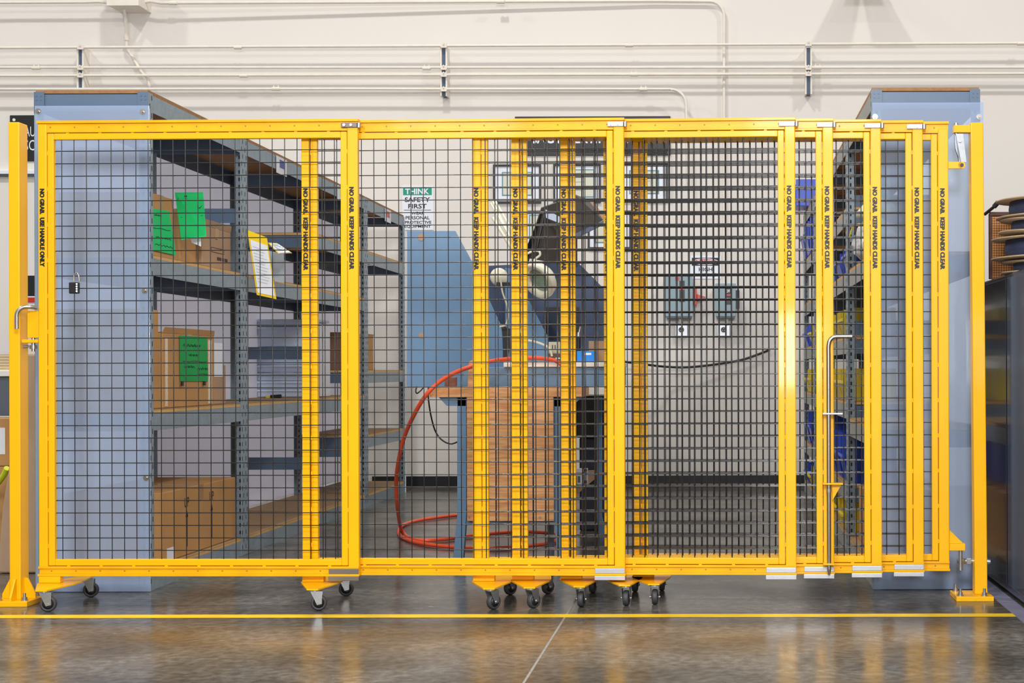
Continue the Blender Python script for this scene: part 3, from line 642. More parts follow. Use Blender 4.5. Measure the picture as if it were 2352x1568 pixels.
for v in bmm.verts:
    n_ = v.co.normalized(); k = 1 + 0.14 * math.sin(9 * n_.x + 5 * n_.z) * math.sin(7 * n_.y + 4 * n_.x) + 0.05 * math.sin(23 * n_.z + 17 * n_.x)
    v.co = Vector((n_.x * 0.12 * k, n_.y * 0.22 * k, max(0.0, 0.115 + n_.z * 0.125 * k)))
me = bpy.data.meshes.new('bag_body'); bmm.to_mesh(me); bmm.free(); me.polygons.foreach_set('use_smooth', [True] * len(me.polygons))
BAGM = mat('crumpled_clear_plastic', (196, 200, 204), 0.15, 0, 0.25, 14, 0.9, 22, coat=0.8); me.materials.append(BAGM)
o = bpy.data.objects.new('bag_body', me); COL.objects.link(o); o.parent = t
MB().tube(smooth_path([W(1950, 548, 6.98), W(1958, 522, 6.98), W(1967, 516, 6.96), W(1980, 515, 6.94), W(1992, 525, 6.9)], 5), 0.004, 6).build('yellow_wire', mat('yellow_insulation', (224, 200, 30), 0.4), label='yellow wire looping over the clear plastic bag', category='wire')
t = thing('funnel_lamp', 'white cone shaped shade with a pale green collar above the plastic bag', 'lamp shade', (0.79, 7.08, 1.72))
MB().lathe((0.79, 7.08, 1.70), (0, 0, 1), [(0.0, 0), (0.11, 0.0), (0.115, 0.02), (0.045, 0.10), (0.0, 0.10)], 24).build('cone', IVORY, t)
MB().lathe((0.79, 7.08, 1.80), (0, 0, 1), [(0.0, 0), (0.05, 0), (0.05, 0.05), (0, 0.05)], 24).build('collar', mat('pale_mint', (160, 214, 210), 0.4), t)
MB().cyl((0.79, 7.08, 1.85), (0.79, 7.08, 2.07), 0.004, 8).build('cord', BLKP, t)
carton('brown cardboard box at the rear of the right shelving upper bay', 0.935, 1.1, 6.95, 7.3, 1.455, 1.78, CARD, 0)
cz = carton('open tan cardboard box on the bottom of the right shelving behind the gate', 0.70, 1.05, 6.75, 7.2, 0.091, 0.36, CARD, 0)

# ------------------------------------------------------------------ gate panels
PW = 1.308; ZT = 1.966; ZB = 0.116; TH = 0.028
def gate_panel(xl, Yl, Yr_slope, label, first=False, last=False, caster_rz=0.0, phase=0.0, PW=1.308):
    X0 = WX(xl, Yl); yaw = -math.atan(Yr_slope)
    t = thing('sliding_gate', label, 'gate', (X0, Yl, 0), 'telescoping yellow gate sections', rz=yaw)
    L = dict(local=True)
    # outer posts
    for nm, xa, xb in (('left_post', 0, 0.036), ('right_post', PW - 0.043, PW)):
        MB().box(xa, xb, 0, TH, ZB + 0.037, ZT - 0.012 if nm == 'left_post' else ZT - 0.030).build(nm, YEL, t, 0.004, **L)
    # top track: lip, recessed web, lower lip
    MB().box(-0.004, PW + 0.002, -0.004, TH, ZT - 0.011, ZT).box(0.0, PW, 0.004, TH - 0.002, ZT - 0.042, ZT - 0.011).box(0.036, PW - 0.043, 0.0, TH, ZT - 0.048, ZT - 0.0385).build('top_track', YEL2, t, 0.0012, **L)
    MB().box(-0.004, PW + 0.002, -0.004, TH, ZB, ZB + 0.009).box(0.0, PW, 0.004, TH - 0.002, ZB + 0.009, ZB + 0.032).box(-0.002, PW, -0.002, TH, ZB + 0.0305, ZB + 0.040).build('bottom_track', YEL2, t, 0.0012, **L)
    # inner mesh frame with shadow gap and weld tabs
    fx0, fx1, fz0, fz1 = 0.038, PW - 0.045, ZB + 0.0425, ZT - 0.0505
    fw = 0.026
    MB().box(fx0, fx0 + fw, 0.003, 0.026, fz0, fz1).box(fx1 - fw, fx1, 0.003, 0.026, fz0, fz1).box(fx0 + fw, fx1 - fw, 0.003, 0.026, fz0, fz0 + fw).box(fx0 + fw, fx1 - fw, 0.003, 0.026, fz1 - fw, fz1).build('mesh_frame', YEL, t, 0.003, **L)
    w = MB()
    for k in range(9):
        xx = 0.12 + k * (PW - 0.24) / 8; w.box(xx - 0.006, xx + 0.006, 0.004, 0.02, fz1 - 0.001, fz1 + 0.004).box(xx - 0.006, xx + 0.006, 0.004, 0.02, fz0 - 0.004, fz0 + 0.001)
    for k in range(12):
        zz = fz0 + 0.08 + k * (fz1 - fz0 - 0.16) / 11; w.box(fx0 - 0.004, fx0 + 0.001, 0.005, 0.02, zz - 0.008, zz + 0.008).box(fx1 - 0.001, fx1 + 0.004, 0.005, 0.02, zz - 0.008, zz + 0.008)
    w.build('weld_tab', YEL, t, **L)['kind'] = 'stuff'
    # wire mesh
    ox0, ox1, oz0, oz1 = fx0 + fw, fx1 - fw, fz0 + fw, fz1 - fw
    m = MB(); x = ox0 + 0.028 + phase
    while x < ox1 - 0.002: m.cyl((x, 0.0135, oz0 - 0.008), (x, 0.0135, oz1 + 0.008), 0.00195, 8, caps=False); x += 0.0508
    z = oz1 - 0.045
    while z > oz0 + 0.002: m.cyl((ox0 - 0.008, 0.0172, z), (ox1 + 0.008, 0.0172, z), 0.00195, 8, caps=False); z -= 0.0508
    wm = m.build('wire_mesh', BLKW, t, **L); wm['kind'] = 'stuff'
    # track holes, drawn as discs of a darker yellow
    h = MB()
    for k in range(13):
        xx = 0.05 + k * 0.10
        for zz in (ZT - 0.026, ZB + 0.021): h.cyl((xx, 0.0045, zz), (xx, 0.0034, zz), 0.0035, 10)
    h.build('track_hole', mat('dark_yellow_disc', (168, 120, 20), 0.6), t, **L)['kind'] = 'stuff'
    # lettering
    zt = 1.69
    for k, xx in ((0, 0.008), (1, PW - 0.035)):
        if k == 0 and first: parts = (('NO GRAB.', 0.103), ('USE HANDLE ONLY', 0.20)); 
        else: parts = (('NO GRAB.', 0.105), ('KEEP HANDS CLEAR', 0.215))
        if last and k == 0: pass
        mb = MB(); z = zt
        for s_, ln in parts:
            for dz_, dy_ in ((0, 0), (0.0007, -0.00015), (-0.0007, -0.0003)): text_bb(mb, s_, (xx, -0.0006 + dy_, z + dz_), (0, 0, -1), (1, 0, 0), ln, 0.0195, 0.05)
            z -= ln + 0.014
        mb.build('lettering', BLK, t, **L)
    # guide bracket on top, aluminium blocks at the bottom right
    MB().box(PW - 0.066, PW - 0.002, -0.007, 0.004, ZT - 0.036, ZT - 0.017).build('top_bracket', DSTL if first else ALU, t, 0.002, **L) if not last else None
    if not last:
        MB().cyl((PW - 0.052, -0.007, ZT - 0.0265), (PW - 0.052, -0.013, ZT - 0.0265), 0.006, 6).cyl((PW - 0.024, -0.007, ZT - 0.0265), (PW - 0.024, -0.013, ZT - 0.0265), 0.006, 6).build('bracket_bolt', ZINC, t, **L)
        MB().cyl((PW + 0.006, -0.001, ZT - 0.036), (PW + 0.006, -0.001, ZT - 0.017), 0.008, 14).build('guide_roller', ZINC, t, **L)
        MB().box(PW - 0.122, PW - 0.001, -0.0035, 0.0038, ZB + 0.0095, ZB + 0.030).box(PW - 0.124, PW, -0.003, 0.022, ZB - 0.018, ZB - 0.0006).build('guide_block', DSTL if first else ALU, t, 0.0015, **L)
    # caster outrigger
    cx = 0.105; dd = 0.168; zp = 0.083
    MB().box(0.0, 0.088, -0.003, 0.028, zp + 0.006, ZB - 0.0006).build('caster_bracket', YEL, t, 0.002, **L)
    MB().prism([(-0.004, -0.006, zp), (0.08, -dd - 0.02, zp), (0.125, -dd - 0.02, zp), (0.155, -0.01, zp), (0.155, 0.04, zp), (0.125, dd + 0.05, zp), (0.08, dd + 0.05, zp), (-0.004, 0.036, zp)], (0, 0, 0.0055)).build('caster_plate', YEL, t, **L)
    for cy in (-dd, dd + TH):
        a = caster_rz; ca, sa = math.cos(a), math.sin(a)
        def R(x, y, z): return (cx + x * ca - y * sa, cy + x * sa + y * ca, z)
        off = 0.016
        cst = MB().cyl((cx, cy, zp - 0.006), (cx, cy, zp - 0.0005), 0.021, 16).build('caster', ZINC, t, **L)
        fk = MB()
        for sy in (-1, 1):
            pl = [R(-0.014, sy * 0.015, zp - 0.008), R(0.03, sy * 0.015, zp - 0.008), R(off + 0.012, sy * 0.015, 0.028), R(off - 0.006, sy * 0.015, 0.024)]
            n_ = Vector((-sa, ca, 0)) * (0.0025 * sy); fk.prism(pl, n_)
        fk.prism([R(-0.014, -0.0165, zp - 0.008), R(0.03, -0.0165, zp - 0.008), R(0.03, 0.0165, zp - 0.008), R(-0.014, 0.0165, zp - 0.008)], (0, 0, 0.0025))
        fk.cyl(R(off, -0.021, 0.031), R(off, 0.021, 0.031), 0.005, 8)
        fk.build('fork', ZINC, cst, **L)
        ax = Vector((-sa, ca, 0)); c0 = Vector(R(off, 0, 0.031))
        MB().lathe(c0 - ax * 0.012, ax, [(0.006, 0.002), (0.021, 0.002), (0.023, 0.0), (0.028, 0.001), (0.031, 0.006), (0.031, 0.018), (0.028, 0.023), (0.023, 0.024), (0.021, 0.022), (0.006, 0.022)], 28).build('wheel', RUB, cst, **L)
        MB().lathe(c0 - ax * 0.0135, ax, [(0.0, 0.0), (0.012, 0.0), (0.022, 0.004), (0.022, 0.023), (0.012, 0.027), (0, 0.027)], 20).build('hub', BLKP, cst, **L)
    return t
XBR = (1436 - CX) * 5.764 / F
def YL(k, px):
    "depth of the k-th panel line at pixel column px (all lie parallel, one behind the other)"
    off = (0, 0, 0.030, 0.060, 0.092, 0.124, 0.156)[k]; Y = 5.8
    for _ in range(6): Y = 5.764 + off - 0.036 * ((px - CX) * Y / F - XBR)
    return Y
SL = 0.036
G = []
G.append(gate_panel(88, 5.799, 0.022, 'front yellow mesh gate section with the grab handle, leftmost of the gate', first=True, caster_rz=0.25))
for k, px, lab, rz in ((1, 693, 'second yellow mesh gate section, its right post halfway along the gate', 0.25), (2, 1085, 'third yellow mesh gate section, crossing the view of the switch boxes', 0.95),
        (3, 1175, 'fourth yellow mesh gate section, carrying the long steel drop bolt', 1.0), (4, 1286, 'fifth yellow mesh gate section, its right post just right of the drop bolt', 1.45),
        (5, 1387, 'sixth yellow mesh gate section, second right post from the hinge post', 1.5), (6, 1452, 'rearmost yellow mesh gate section, hinged to the right post', 1.6)):
    G.append(gate_panel(px, YL(k, px), SL, lab, last=(k == 6), caster_rz=rz, phase=(0, 0, 0, -0.005, 0.0056, 0.004, -0.006)[k], PW=(0, 1.319, 1.317, 1.316, 1.318, 1.314, 1.308)[k]))
# handle & latch on first panel (local)
g = G[0]
MB().tube(smooth_path([(0.0, -0.012, 1.205), (-0.02, -0.03, 1.209), (-0.045, -0.04, 1.205), (-0.062, -0.045, 1.185), (-0.064, -0.045, 1.15), (-0.064, -0.045, 1.12)], 6), 0.0085, 14).build('grab_handle', STEEL, g, local=True, label='bent stainless grab handle')
MB().box(-0.045, 0.0, 0.0, 0.03, 1.085, 1.195).box(-0.066, 0.0, -0.006, 0.03, 1.064, 1.078).build('latch_plate', YEL, g, 0.002, local=True)
m = MB()
for k in range(14): m.box(-0.046, -0.0445, 0.004, 0.026, 1.09 + k * 0.0074, 1.094 + k * 0.0074)
m.build('latch_edge', RED, g, local=True)
MB().cyl((-0.026, 0.012, 1.03), (-0.026, 0.012, 1.09), 0.008, 12).cyl((-0.026, 0.012, 1.04), (-0.026, 0.012, 1.055), 0.014, 6).build('latch_pin', STEEL, g, local=True)
# drop bolt on fourth panel
g = G[3]; bx = 1.316 - 0.022
MB().tube(smooth_path([(bx + 0.095, -0.03, 1.08), (bx + 0.05, -0.03, 1.08), (bx + 0.022, -0.03, 1.078), (bx + 0.006, -0.03, 1.064), (bx, -0.03, 1.04), (bx, -0.03, 1.0)], 6) + [Vector((bx, -0.03, z)) for z in (0.7, 0.4, 0.14)], 0.0085, 14).cyl((bx, -0.03, 0.14), (bx, -0.03, 0.115), 0.0085, 14, 0.003).build('drop_bolt', STEEL, g, local=True, label='long bent stainless drop bolt')
MB().box(bx - 0.024, bx + 0.056, -0.042, 0.0, 0.765, 0.771).build('bolt_guide', ALU, g, 0.001, local=True)
MB().box(bx - 0.024, bx + 0.056, -0.045, 0.0, 0.482, 0.488).prism([(bx + 0.012, -0.02, 0.482), (bx + 0.052, -0.02, 0.482), (bx + 0.014, -0.02, 0.415)], (0, 0.004, 0)).box(bx - 0.024, bx + 0.02, -0.045, 0.0, 0.158, 0.164).build('bolt_bracket', YEL, g, 0.001, local=True)
MB().cyl((bx, -0.03, 0.452), (bx, -0.03, 0.464), 0.0105, 14).build('stop_collar', ZINC, g, local=True)
# hinge lugs on last panel
g = G[6]
MB().box(PW, PW + 0.055, 0.002, 0.014, 1.772, 1.80).cyl((PW + 0.055, 0.002, 1.786), (PW + 0.055, 0.014, 1.786), 0.0145, 20).build('upper_lug', YEL, g, 0.001, local=True)
MB().cyl((PW + 0.055, -0.006, 1.786), (PW + 0.055, 0.03, 1.786), 0.007, 12).build('lug_pin', BLKP, g, local=True)
MB().box(PW, PW + 0.064, -0.002, 0.03, 0.20, 0.228).prism([(PW, 0.01, 0.228), (PW + 0.058, 0.01, 0.228), (PW, 0.01, 0.285)], (0, 0.005, 0)).build('lower_lug', YEL, g, 0.0015, local=True)
MB().cyl((PW + 0.047, 0.014, 0.12), (PW + 0.047, 0.014, 0.2), 0.008, 14).cyl((PW + 0.047, 0.014, 0.118), (PW + 0.047, 0.014, 0.142), 0.0105, 6).build('lug_bolt', ZINC, g, local=True)

# ------------------------------------------------------------------ gate posts
t = thing('gate_post', 'yellow latch post on a bolted base plate at the left edge', 'post', (WX(33, 5.80), 5.83, 0), 'yellow end posts')
pz = WZ(30, 280, 5.80); xa, xb = WX(20, 5.80), WX(46, 5.80)
MB().box(xa, xb, 5.80, 5.872, 0.02, pz).build('tube', YEL, t, 0.005)
MB().box(xa - 0.055, xb + 0.052, 5.745, 5.935, 0.0, 0.0215).build('base_plate', YEL, t, 0.002)
for q in (0, 1):
    e = xa if q == 0 else xb; s_ = -1 if q == 0 else 1
    MB().prism([(e, 5.832, 0.022), (e + s_ * 0.045, 5.832, 0.022), (e + s_ * 0.045, 5.832, 0.04), (e + s_ * 0.012, 5.832, 0.105), (e, 5.832, 0.105)], (0, 0.008, 0)).build('gusset', YEL, t)
MB().prism([((xa + xb) / 2, 5.80, 0.022), ((xa + xb) / 2, 5.752, 0.022), ((xa + xb) / 2, 5.752, 0.034), ((xa + xb) / 2, 5.79, 0.105), ((xa + xb) / 2, 5.80, 0.105)], (0.008, 0, 0)).build('gusset', YEL, t)
def bolt(t, x, y, z=0.0215):
    MB().cyl((x, y, z), (x, y, z + 0.003), 0.014, 16).cyl((x, y, z + 0.003), (x, y, z + 0.014), 0.0105, 6).cyl((x, y, z + 0.014), (x, y, z + 0.03), 0.006, 10).build('anchor_bolt', ZINC, t)
for x, y in ((xb + 0.028, 5.775), (xb + 0.028, 5.905), (xa - 0.03, 5.905), (xa - 0.03, 5.775)): bolt(t, x, y)
MB().cyl((xb, 5.83, 1.05), (xb + 0.02, 5.83, 1.05), 0.007, 10).build('strike_pin', ZINC, t)

t = thing('gate_post', 'yellow hinge post on a bolted base plate at the right', 'post', (WX(2250, 5.87), 5.90, 0), 'yellow end posts')
xa, xb = WX(2238, 5.87), WX(2267, 5.87); sh = -0.012; zt_ = WZ(2250, 281, 5.87)
m = MB().add([(xa, 5.87, 0.02), (xb, 5.87, 0.02), (xb, 5.93, 0.02), (xa, 5.93, 0.02), (xa + sh, 5.87, zt_), (xb + sh, 5.87, zt_), (xb + sh, 5.93, zt_), (xa + sh, 5.93, zt_)], [(0, 3, 2, 1), (4, 5, 6, 7), (0, 1, 5, 4), (1, 2, 6, 5), (2, 3, 7, 6), (3, 0, 4, 7)])
m.build('tube', YEL, t, 0.004)
bx0, bx1 = WX(2197, 5.81, 1375), WX(2283, 5.81, 1375)
MB().box(bx0, bx1, 5.81, 5.98, 0.0, 0.02).build('base_plate', YEL, t, 0.002)
for x, y in ((bx0 + 0.02, 5.835), (bx0 + 0.02, 5.955), (bx1 - 0.035, 5.832), (bx1 - 0.015, 5.955)): bolt(t, x, y, 0.02)
ax0 = WX(2192, 5.89); az = WZ(2200, 305, 5.89)
MB().box(ax0, xa + sh + 0.004, 5.878, 5.918, az, az + 0.03).prism([(xa + sh, 5.878, az + 0.03), (xa + sh - 0.006, 5.878, az + 0.03), (xa + sh, 5.878, zt_ - 0.004)], (0, 0.04, 0)).build('top_arm', YEL, t, 0.002)
MB().cyl((ax0 + 0.012, 5.898, az - 0.006), (ax0 + 0.012, 5.898, az + 0.042), 0.008, 12).cyl((ax0 + 0.012, 5.898, az + 0.03), (ax0 + 0.012, 5.898, az + 0.036), 0.012, 6).build('arm_pin', ZINC, t)
q = W(2200, 307, 5.885); q2 = W(2213, 372, 5.885)
lk = MB().prism([q + Vector((-0.008, 0, 0)), q + Vector((0.022, 0, 0)), q2 + Vector((0.012, 0, 0)), q2 + Vector((-0.01, 0, 0))], (0, 0.005, 0))
lk.prism([q + Vector((-0.012, 0.01, 0)), q + Vector((-0.008, 0.01, -0.06)), q2 + Vector((-0.012, 0.01, 0)), q2 + Vector((-0.016, 0.01, 0))], (0, 0.02, 0))
lk.cyl(q + Vector((0.008, -0.006, -0.028)), q + Vector((0.008, 0, -0.028)), 0.009, 10).build('link_plate', ZINC, t)
q = W(2208, 1288, 5.92); MB().lathe(q - Vector((0, 0, 0.011)), (0, 0, 1), [(0.009, 0), (0.017, 0.002), (0.019, 0.011), (0.017, 0.02), (0.009, 0.022)], 20).cyl(q + Vector((0.014, 0, 0)), (xa + 0.002, q.y, q.z), 0.010, 14).box(q.x + 0.02, q.x + 0.04, q.y - 0.012, q.y + 0.012, q.z - 0.012, q.z + 0.012).build('rod_end', ZINC, t, 0.002)
MB().cyl((xb, 5.90, q.z), (xb + 0.006, 5.90, q.z), 0.015, 16).cyl((xb + 0.006, 5.90, q.z), (xb + 0.016, 5.90, q.z), 0.012, 6).build('through_bolt', ZINC, t)

# padlock hooked in the mesh of the first panel
t = thing('padlock', 'open black combination padlock hooked on the front panel mesh', 'padlock', W(168, 672, 5.79))
a = W(158, 648, 5.785); b = W(180, 674, 5.785)
MB().box(a.x, b.x, 5.782, 5.802, b.z, a.z).build('body', BLKP, t, 0.004)
MB().tube(smooth_path([W(170, 648, 5.792), W(170, 634, 5.792), W(173, 628, 5.792), W(178, 628, 5.792), W(181, 634, 5.792), W(182, 645, 5.792)], 5), 0.003, 8).build('shackle', STEEL, t)
m = MB()
for k in range(4): m.cyl(W(176, 652 + k * 5.5, 5.783), W(176, 652 + k * 5.5, 5.778), 0.0035, 10)
m.build('dial', ZINC, t)

# ------------------------------------------------------------------ blue machine bench with hood, lamp
YB = 6.98
t = thing('blast_cabinet', 'blue steel cabinet on splayed legs with plywood front and open grey hood', 'cabinet', (WX(1170, YB), YB + 0.3, 0))
def poly(pts, Y, dy): return [W(x, y, Y) for x, y in pts], (0, dy, 0)
MB().prism(*poly([(935, 530), (1045, 530), (1085, 603), (1152, 752), (1157, 888), (935, 888)], 7.75, 0.02)).build('side_plate', MBLUE, t, 0.002)
m = MB()
for (x, y, r) in ((968, 545, 0.02), (968, 770, 0.016)): q = W(x, y, 7.749); m.cyl(q, q - Vector((0, 0.003, 0)), r, 8)
m.build('chipped_paint', CARD2, t)
MB().prism(*poly([(1121, 610), (1325, 600), (1412, 688), (1412, 832), (1121, 832)], 8.3, 0.02)).build('back_plate', MDARK, t, 0.002)
MB().prism(*poly([(1160, 615), (1180, 618), (1209, 680), (1257, 772), (1260, 832), (1160, 832)], 8.0, 0.02)).build('inner_plate', MBLUE, t, 0.002)
MB().prism(*poly([(1250, 705), (1330, 705), (1330, 780), (1250, 780)], 8.29, 0.005)).build('window_gasket', BLKP, t)
MB().prism(*poly([(1258, 712), (1322, 712), (1322, 773), (1258, 773)], 8.284, 0.004)).build('viewing_window', mat('dark_glass', (40, 48, 66), 0.1), t)
a = W(1157, 832, 7.3); b = W(1412, 842, 7.3)
MB().box(a.x, b.x, 7.30, 8.28, b.z, a.z).build('bench_top', BENCHW, t, 0.003)
a = W(1062, 843, 7.32); b = W(1412, 888, 7.32); MB().box(a.x, b.x, 7.32, 8.2, b.z, a.z).build('skirt', MBLUE, t, 0.003)
# plywood
a = W(986, 890, YB); b = W(1340, 911, YB); MB().box(a.x, b.x, YB, YB + 0.3, b.z, a.z).build('plywood_rail', WOOD, t, 0.002)
for k, (x0, x1) in enumerate(((1072, 1140), (1140.6, 1207), (1207.6, 1272))):
    a = W(x0, 911, YB + 0.004); b = W(x1, 1196, YB + 0.004); MB().box(a.x, b.x, YB + 0.004, YB + 0.022, b.z, a.z).build('plywood_board', WOOD, t, 0.001)
a = W(1074, 830, YB + 0.02); b = W(1096, 890, YB + 0.02); MB().prism([(a.x, YB + 0.02, b.z), (b.x, YB + 0.02, b.z), (b.x, YB + 0.02, a.z + 0.005), (b.x - 0.012, YB + 0.02, a.z + 0.012), (a.x + 0.006, YB + 0.02, a.z)], (0, 0.02, 0)).build('plywood_stub', WOOD, t)
m = MB()
for x, y in ((1078, 1187), (1140, 1187), (1240, 1187)): q = W(x, y, YB + 0.003); m.cyl(q, q + Vector((0, -0.003, 0)), 0.005, 10)
m.build('screw', ZINC, t)
# legs and gussets
for nm, x0, x1, xb0, xb1, Y in (('leg', 1050, 1071, 1038, 1062, YB + 0.03), ('leg', 1272, 1288, 1280, 1298, YB + 0.03), ('leg', 1370, 1382, 1376, 1390, 8.15)):
    A = [W(x0, 912, Y), W(x1, 912, Y), W(x1, 1185, Y)]; zb = 0.0
    s_ = F / Y; B = [Vector(((xb1 - CX) / s_, Y, 0)), Vector(((xb0 - CX) / s_, Y, 0)), W(x0, 1185, Y)]
    MB().prism(A + B, (0, 0.04, 0)).build('leg', MBLUE, t, 0.002)
a = W(1071, 1196, YB + 0.03); b = W(1274, 1205, YB + 0.03); MB().box(a.x, b.x, YB + 0.03, YB + 0.07, b.z, a.z).build('stretcher', MBLUE, t, 0.002)
MB().prism(*poly([(1007, 911), (1070, 911), (1070, 932), (1026, 932)], YB + 0.03, 0.02)).build('gusset_plate', MBLUE, t)
MB().prism(*poly([(1255, 911), (1338, 911), (1312, 933), (1255, 933)], YB + 0.03, 0.02)).build('gusset_plate', MBLUE, t)
# latch block
a = W(1022, 866, YB + 0.05); MB().box(a.x, a.x + 0.055, YB + 0.04, YB + 0.08, a.z - 0.045, a.z).build('hinge_block', mat('rusty_brown', (120, 78, 62), 0.6, 0, 0.2, 30), t, 0.003)
MB().tube(smooth_path([W(957, 888, 7.74), W(955, 898, 7.7), W(958, 903, 7.7), W(966, 897, 7.7), W(974, 888, 7.74)], 5), 0.004, 6).build('wire_loop', BLKP, t)
# hood (open lid): left wing, top, right wing
HY = 7.6
MB().prism([W(1243, 486, HY), W(1250, 476, HY + .05), W(1212, 560, HY), W(1205, 590, HY), W(1190, 640, HY), W(1200, 640, HY)], (0.004, 0.03, 0)).build('hood_edge', BLKP, t)
MB().add([W(1243, 476, HY), W(1325, 447, HY), W(1325, 612, HY + .5), W(1205, 590, HY + .1), W(1325, 447, HY + .05), W(1243, 476, HY + .05)], [(0, 1, 2, 3)]).build('hood_left_panel', HOODM, t).modifiers.new('thickness', 'SOLIDIFY').thickness = 0.006
MB().add([W(1322, 447, HY), W(1350, 457, HY), W(1386, 505, HY), W(1322, 540, HY + .1)], [(0, 1, 2, 3)]).build('hood_right_panel', HOODM, t).modifiers.new('thickness', 'SOLIDIFY').thickness = 0.006
MB().prism(*poly([(1252, 480), (1290, 500), (1284, 512), (1254, 500)], HY - 0.01, 0.004)).build('hood_glass', mat('pale_blue_glass', (176, 190, 214), 0.15), t)
MB().prism(*poly([(1322, 536), (1386, 506), (1388, 514), (1324, 546)], HY - 0.02, 0.02)).build('hood_lip', MDARK, t)
MB().cyl(W(1250, 490, HY - .02), W(1232, 575, HY - .02), 0.008, 10).build('hood_stay', BLKP, t)
MB().prism(*poly([(1350, 457), (1356, 456), (1390, 497), (1386, 505)], HY, 0.01)).build('hood_rim', CARD2, t)

# magnifier lamp
t = thing('magnifier_lamp', 'ivory ring magnifier lamp on a spring arm in front of the grey hood', 'lamp', W(1240, 680, 7.4))
c = W(1243, 640, 7.35); nrm = Vector((-0.52, -0.66, -0.50)).normalized()
up = Vector((0, 0, 1)) - nrm * nrm.z; up.normalize(); sd = nrm.cross(up)
MB().lathe(c, nrm, [(0.0, -0.05), (0.055, -0.045), (0.092, -0.01), (0.10, 0.02), (0.097, 0.032), (0.07, 0.03), (0.066, 0.012)], 32).build('lamp_head', IVORY, t)
MB().lathe(c, nrm, [(0.066, 0.012), (0.04, 0.02), (0.0, 0.024)], 32).build('lens', GLASSG, t)
MB().lathe(c, nrm, [(0.094, 0.026), (0.098, 0.036), (0.092, 0.04), (0.075, 0.036), (0.072, 0.028)], 32).build('ring', mat('pale_grey_plastic', (196, 200, 186), 0.35), t)
MB().tube(smooth_path([W(1212, 582, 7.4), W(1225, 576, 7.4), W(1238, 577, 7.4), W(1240, 586, 7.4), W(1230, 594, 7.4), W(1228, 604, 7.38)], 6), 0.006, 8).build('neck', IVORY, t)
for k, (a, b) in enumerate((((1127, 466), (1170, 535)), ((1131, 460), (1176, 548)), ((1138, 462), (1185, 540)))):
    MB().cyl(W(*a, 7.5), W(b[0] + 5, b[1] + 15, 7.45), 0.006, 8).build('arm_bar', IVORY, t)
MB().cyl(W(1133, 500, 7.5), W(1208, 622, 7.42), 0.011, 10).build('lower_arm', IVORY, t)
MB().tube([W(1140, 478, 7.49) + Vector((0.006 * math.cos(k), 0.006 * math.sin(k), 0)) + (W(1165, 538, 7.47) - W(1140, 478, 7.49)) * (k / 90) for k in range(90)], 0.0015, 5).build('spring', IVC, t)
q = W(1146, 636, 7.5); MB().lathe(q, (0.3, -1, 0), [(0, -0.015), (0.04, -0.012), (0.048, 0.005), (0.04, 0.018), (0, 0.02)], 24).build('base_knob', IVORY, t)
MB().tube(smooth_path([W(1150, 640, 7.45), W(1154, 670, 7.44), W(1164, 700, 7.44), W(1167, 722, 7.44), W(1162, 745, 7.44), W(1148, 750, 7.44)], 6), 0.0045, 8).build('cord', IVC, t)
MB().prism(*poly([(1140, 648), (1170, 648), (1172, 656), (1140, 656)], 7.46, 0.03)).build('clamp', BLKP, t)
MB().prism(*poly([(1150, 745), (1170, 755), (1172, 800), (1160, 832), (1154, 832), (1158, 790)], 7.5, 0.05)).build('mount', BLKP, t)

# things on the bench
a = W(1325, 806, 7.5); b = W(1367, 830, 7.5)
def small_box(nm, label, cat, x0, y0, x1, y1, Y, d, m, extra=None, pre='body'):
    a = W(x0, y0, Y); b = W(x1, y1, Y); t = thing(nm, label, cat, ((a.x + b.x) / 2, Y, b.z))
    MB().box(a.x, b.x, Y, Y + d, b.z, a.z).build(pre, m, t, 0.002)
    if extra:
        for (n2, q0, r0, q1, r1, m2) in extra: A = W(q0, r0, Y - 0.0015); B = W(q1, r1, Y - 0.0015); MB().box(A.x, B.x, Y - 0.0015, Y, B.z, A.z).build(n2, m2, t)
    return t
small_box('glove_box', 'bright blue carton on the white bench top', 'box', 1325, 806, 1367, 831, 7.5, 0.12, BLUEBOX, [('print_panel', 1343, 810, 1358, 815, WHITE)])
small_box('carton', 'tan cardboard carton behind the bright blue carton on the bench', 'box', 1352, 783, 1402, 831, 7.66, 0.2, CARD2, [('tape', 1374, 783, 1378, 831, CARD)])
small_box('adapter_box', 'small beige box with black slots on the bench beside the hose', 'box', 1260, 785, 1287, 812, 7.75, 0.06, IVC, [('slot', 1268, 792, 1270, 801, BLKP), ('slot', 1274, 792, 1276, 801, BLKP)])
small_box('tool_block', 'dark brown block under the beige box on the bench', 'block', 1258, 812, 1300, 831, 7.72, 0.1, mat('dark_brown_block', (92, 70, 52), 0.6), [('silver_badge', 1276, 821, 1290, 824, ALU)])
t = thing('spray_nozzle', 'silver tipped spray nozzle standing on the bench left of the blue carton', 'nozzle', W(1329, 831, 7.62))
MB().cyl(W(1328, 831, 7.62), W(1329, 775, 7.62), 0.012, 12).build('body', BLKP, t); MB().cyl(W(1329, 772, 7.62), W(1333, 750, 7.62), 0.008, 12, 0.006).build('tip', STEEL, t); MB().cyl(W(1329, 776, 7.62), W(1329, 763, 7.62), 0.012, 10, 0.008).build('collar', ZINC, t)
MB().tube(smooth_path([W(1200, 781, 7.7), W(1222, 783, 7.7), W(1245, 790, 7.7), W(1262, 800, 7.7), W(1268, 818, 7.7)], 6), 0.006, 8).build('air_line', IVC, label='pale green air line curving down to the bench', category='cable')
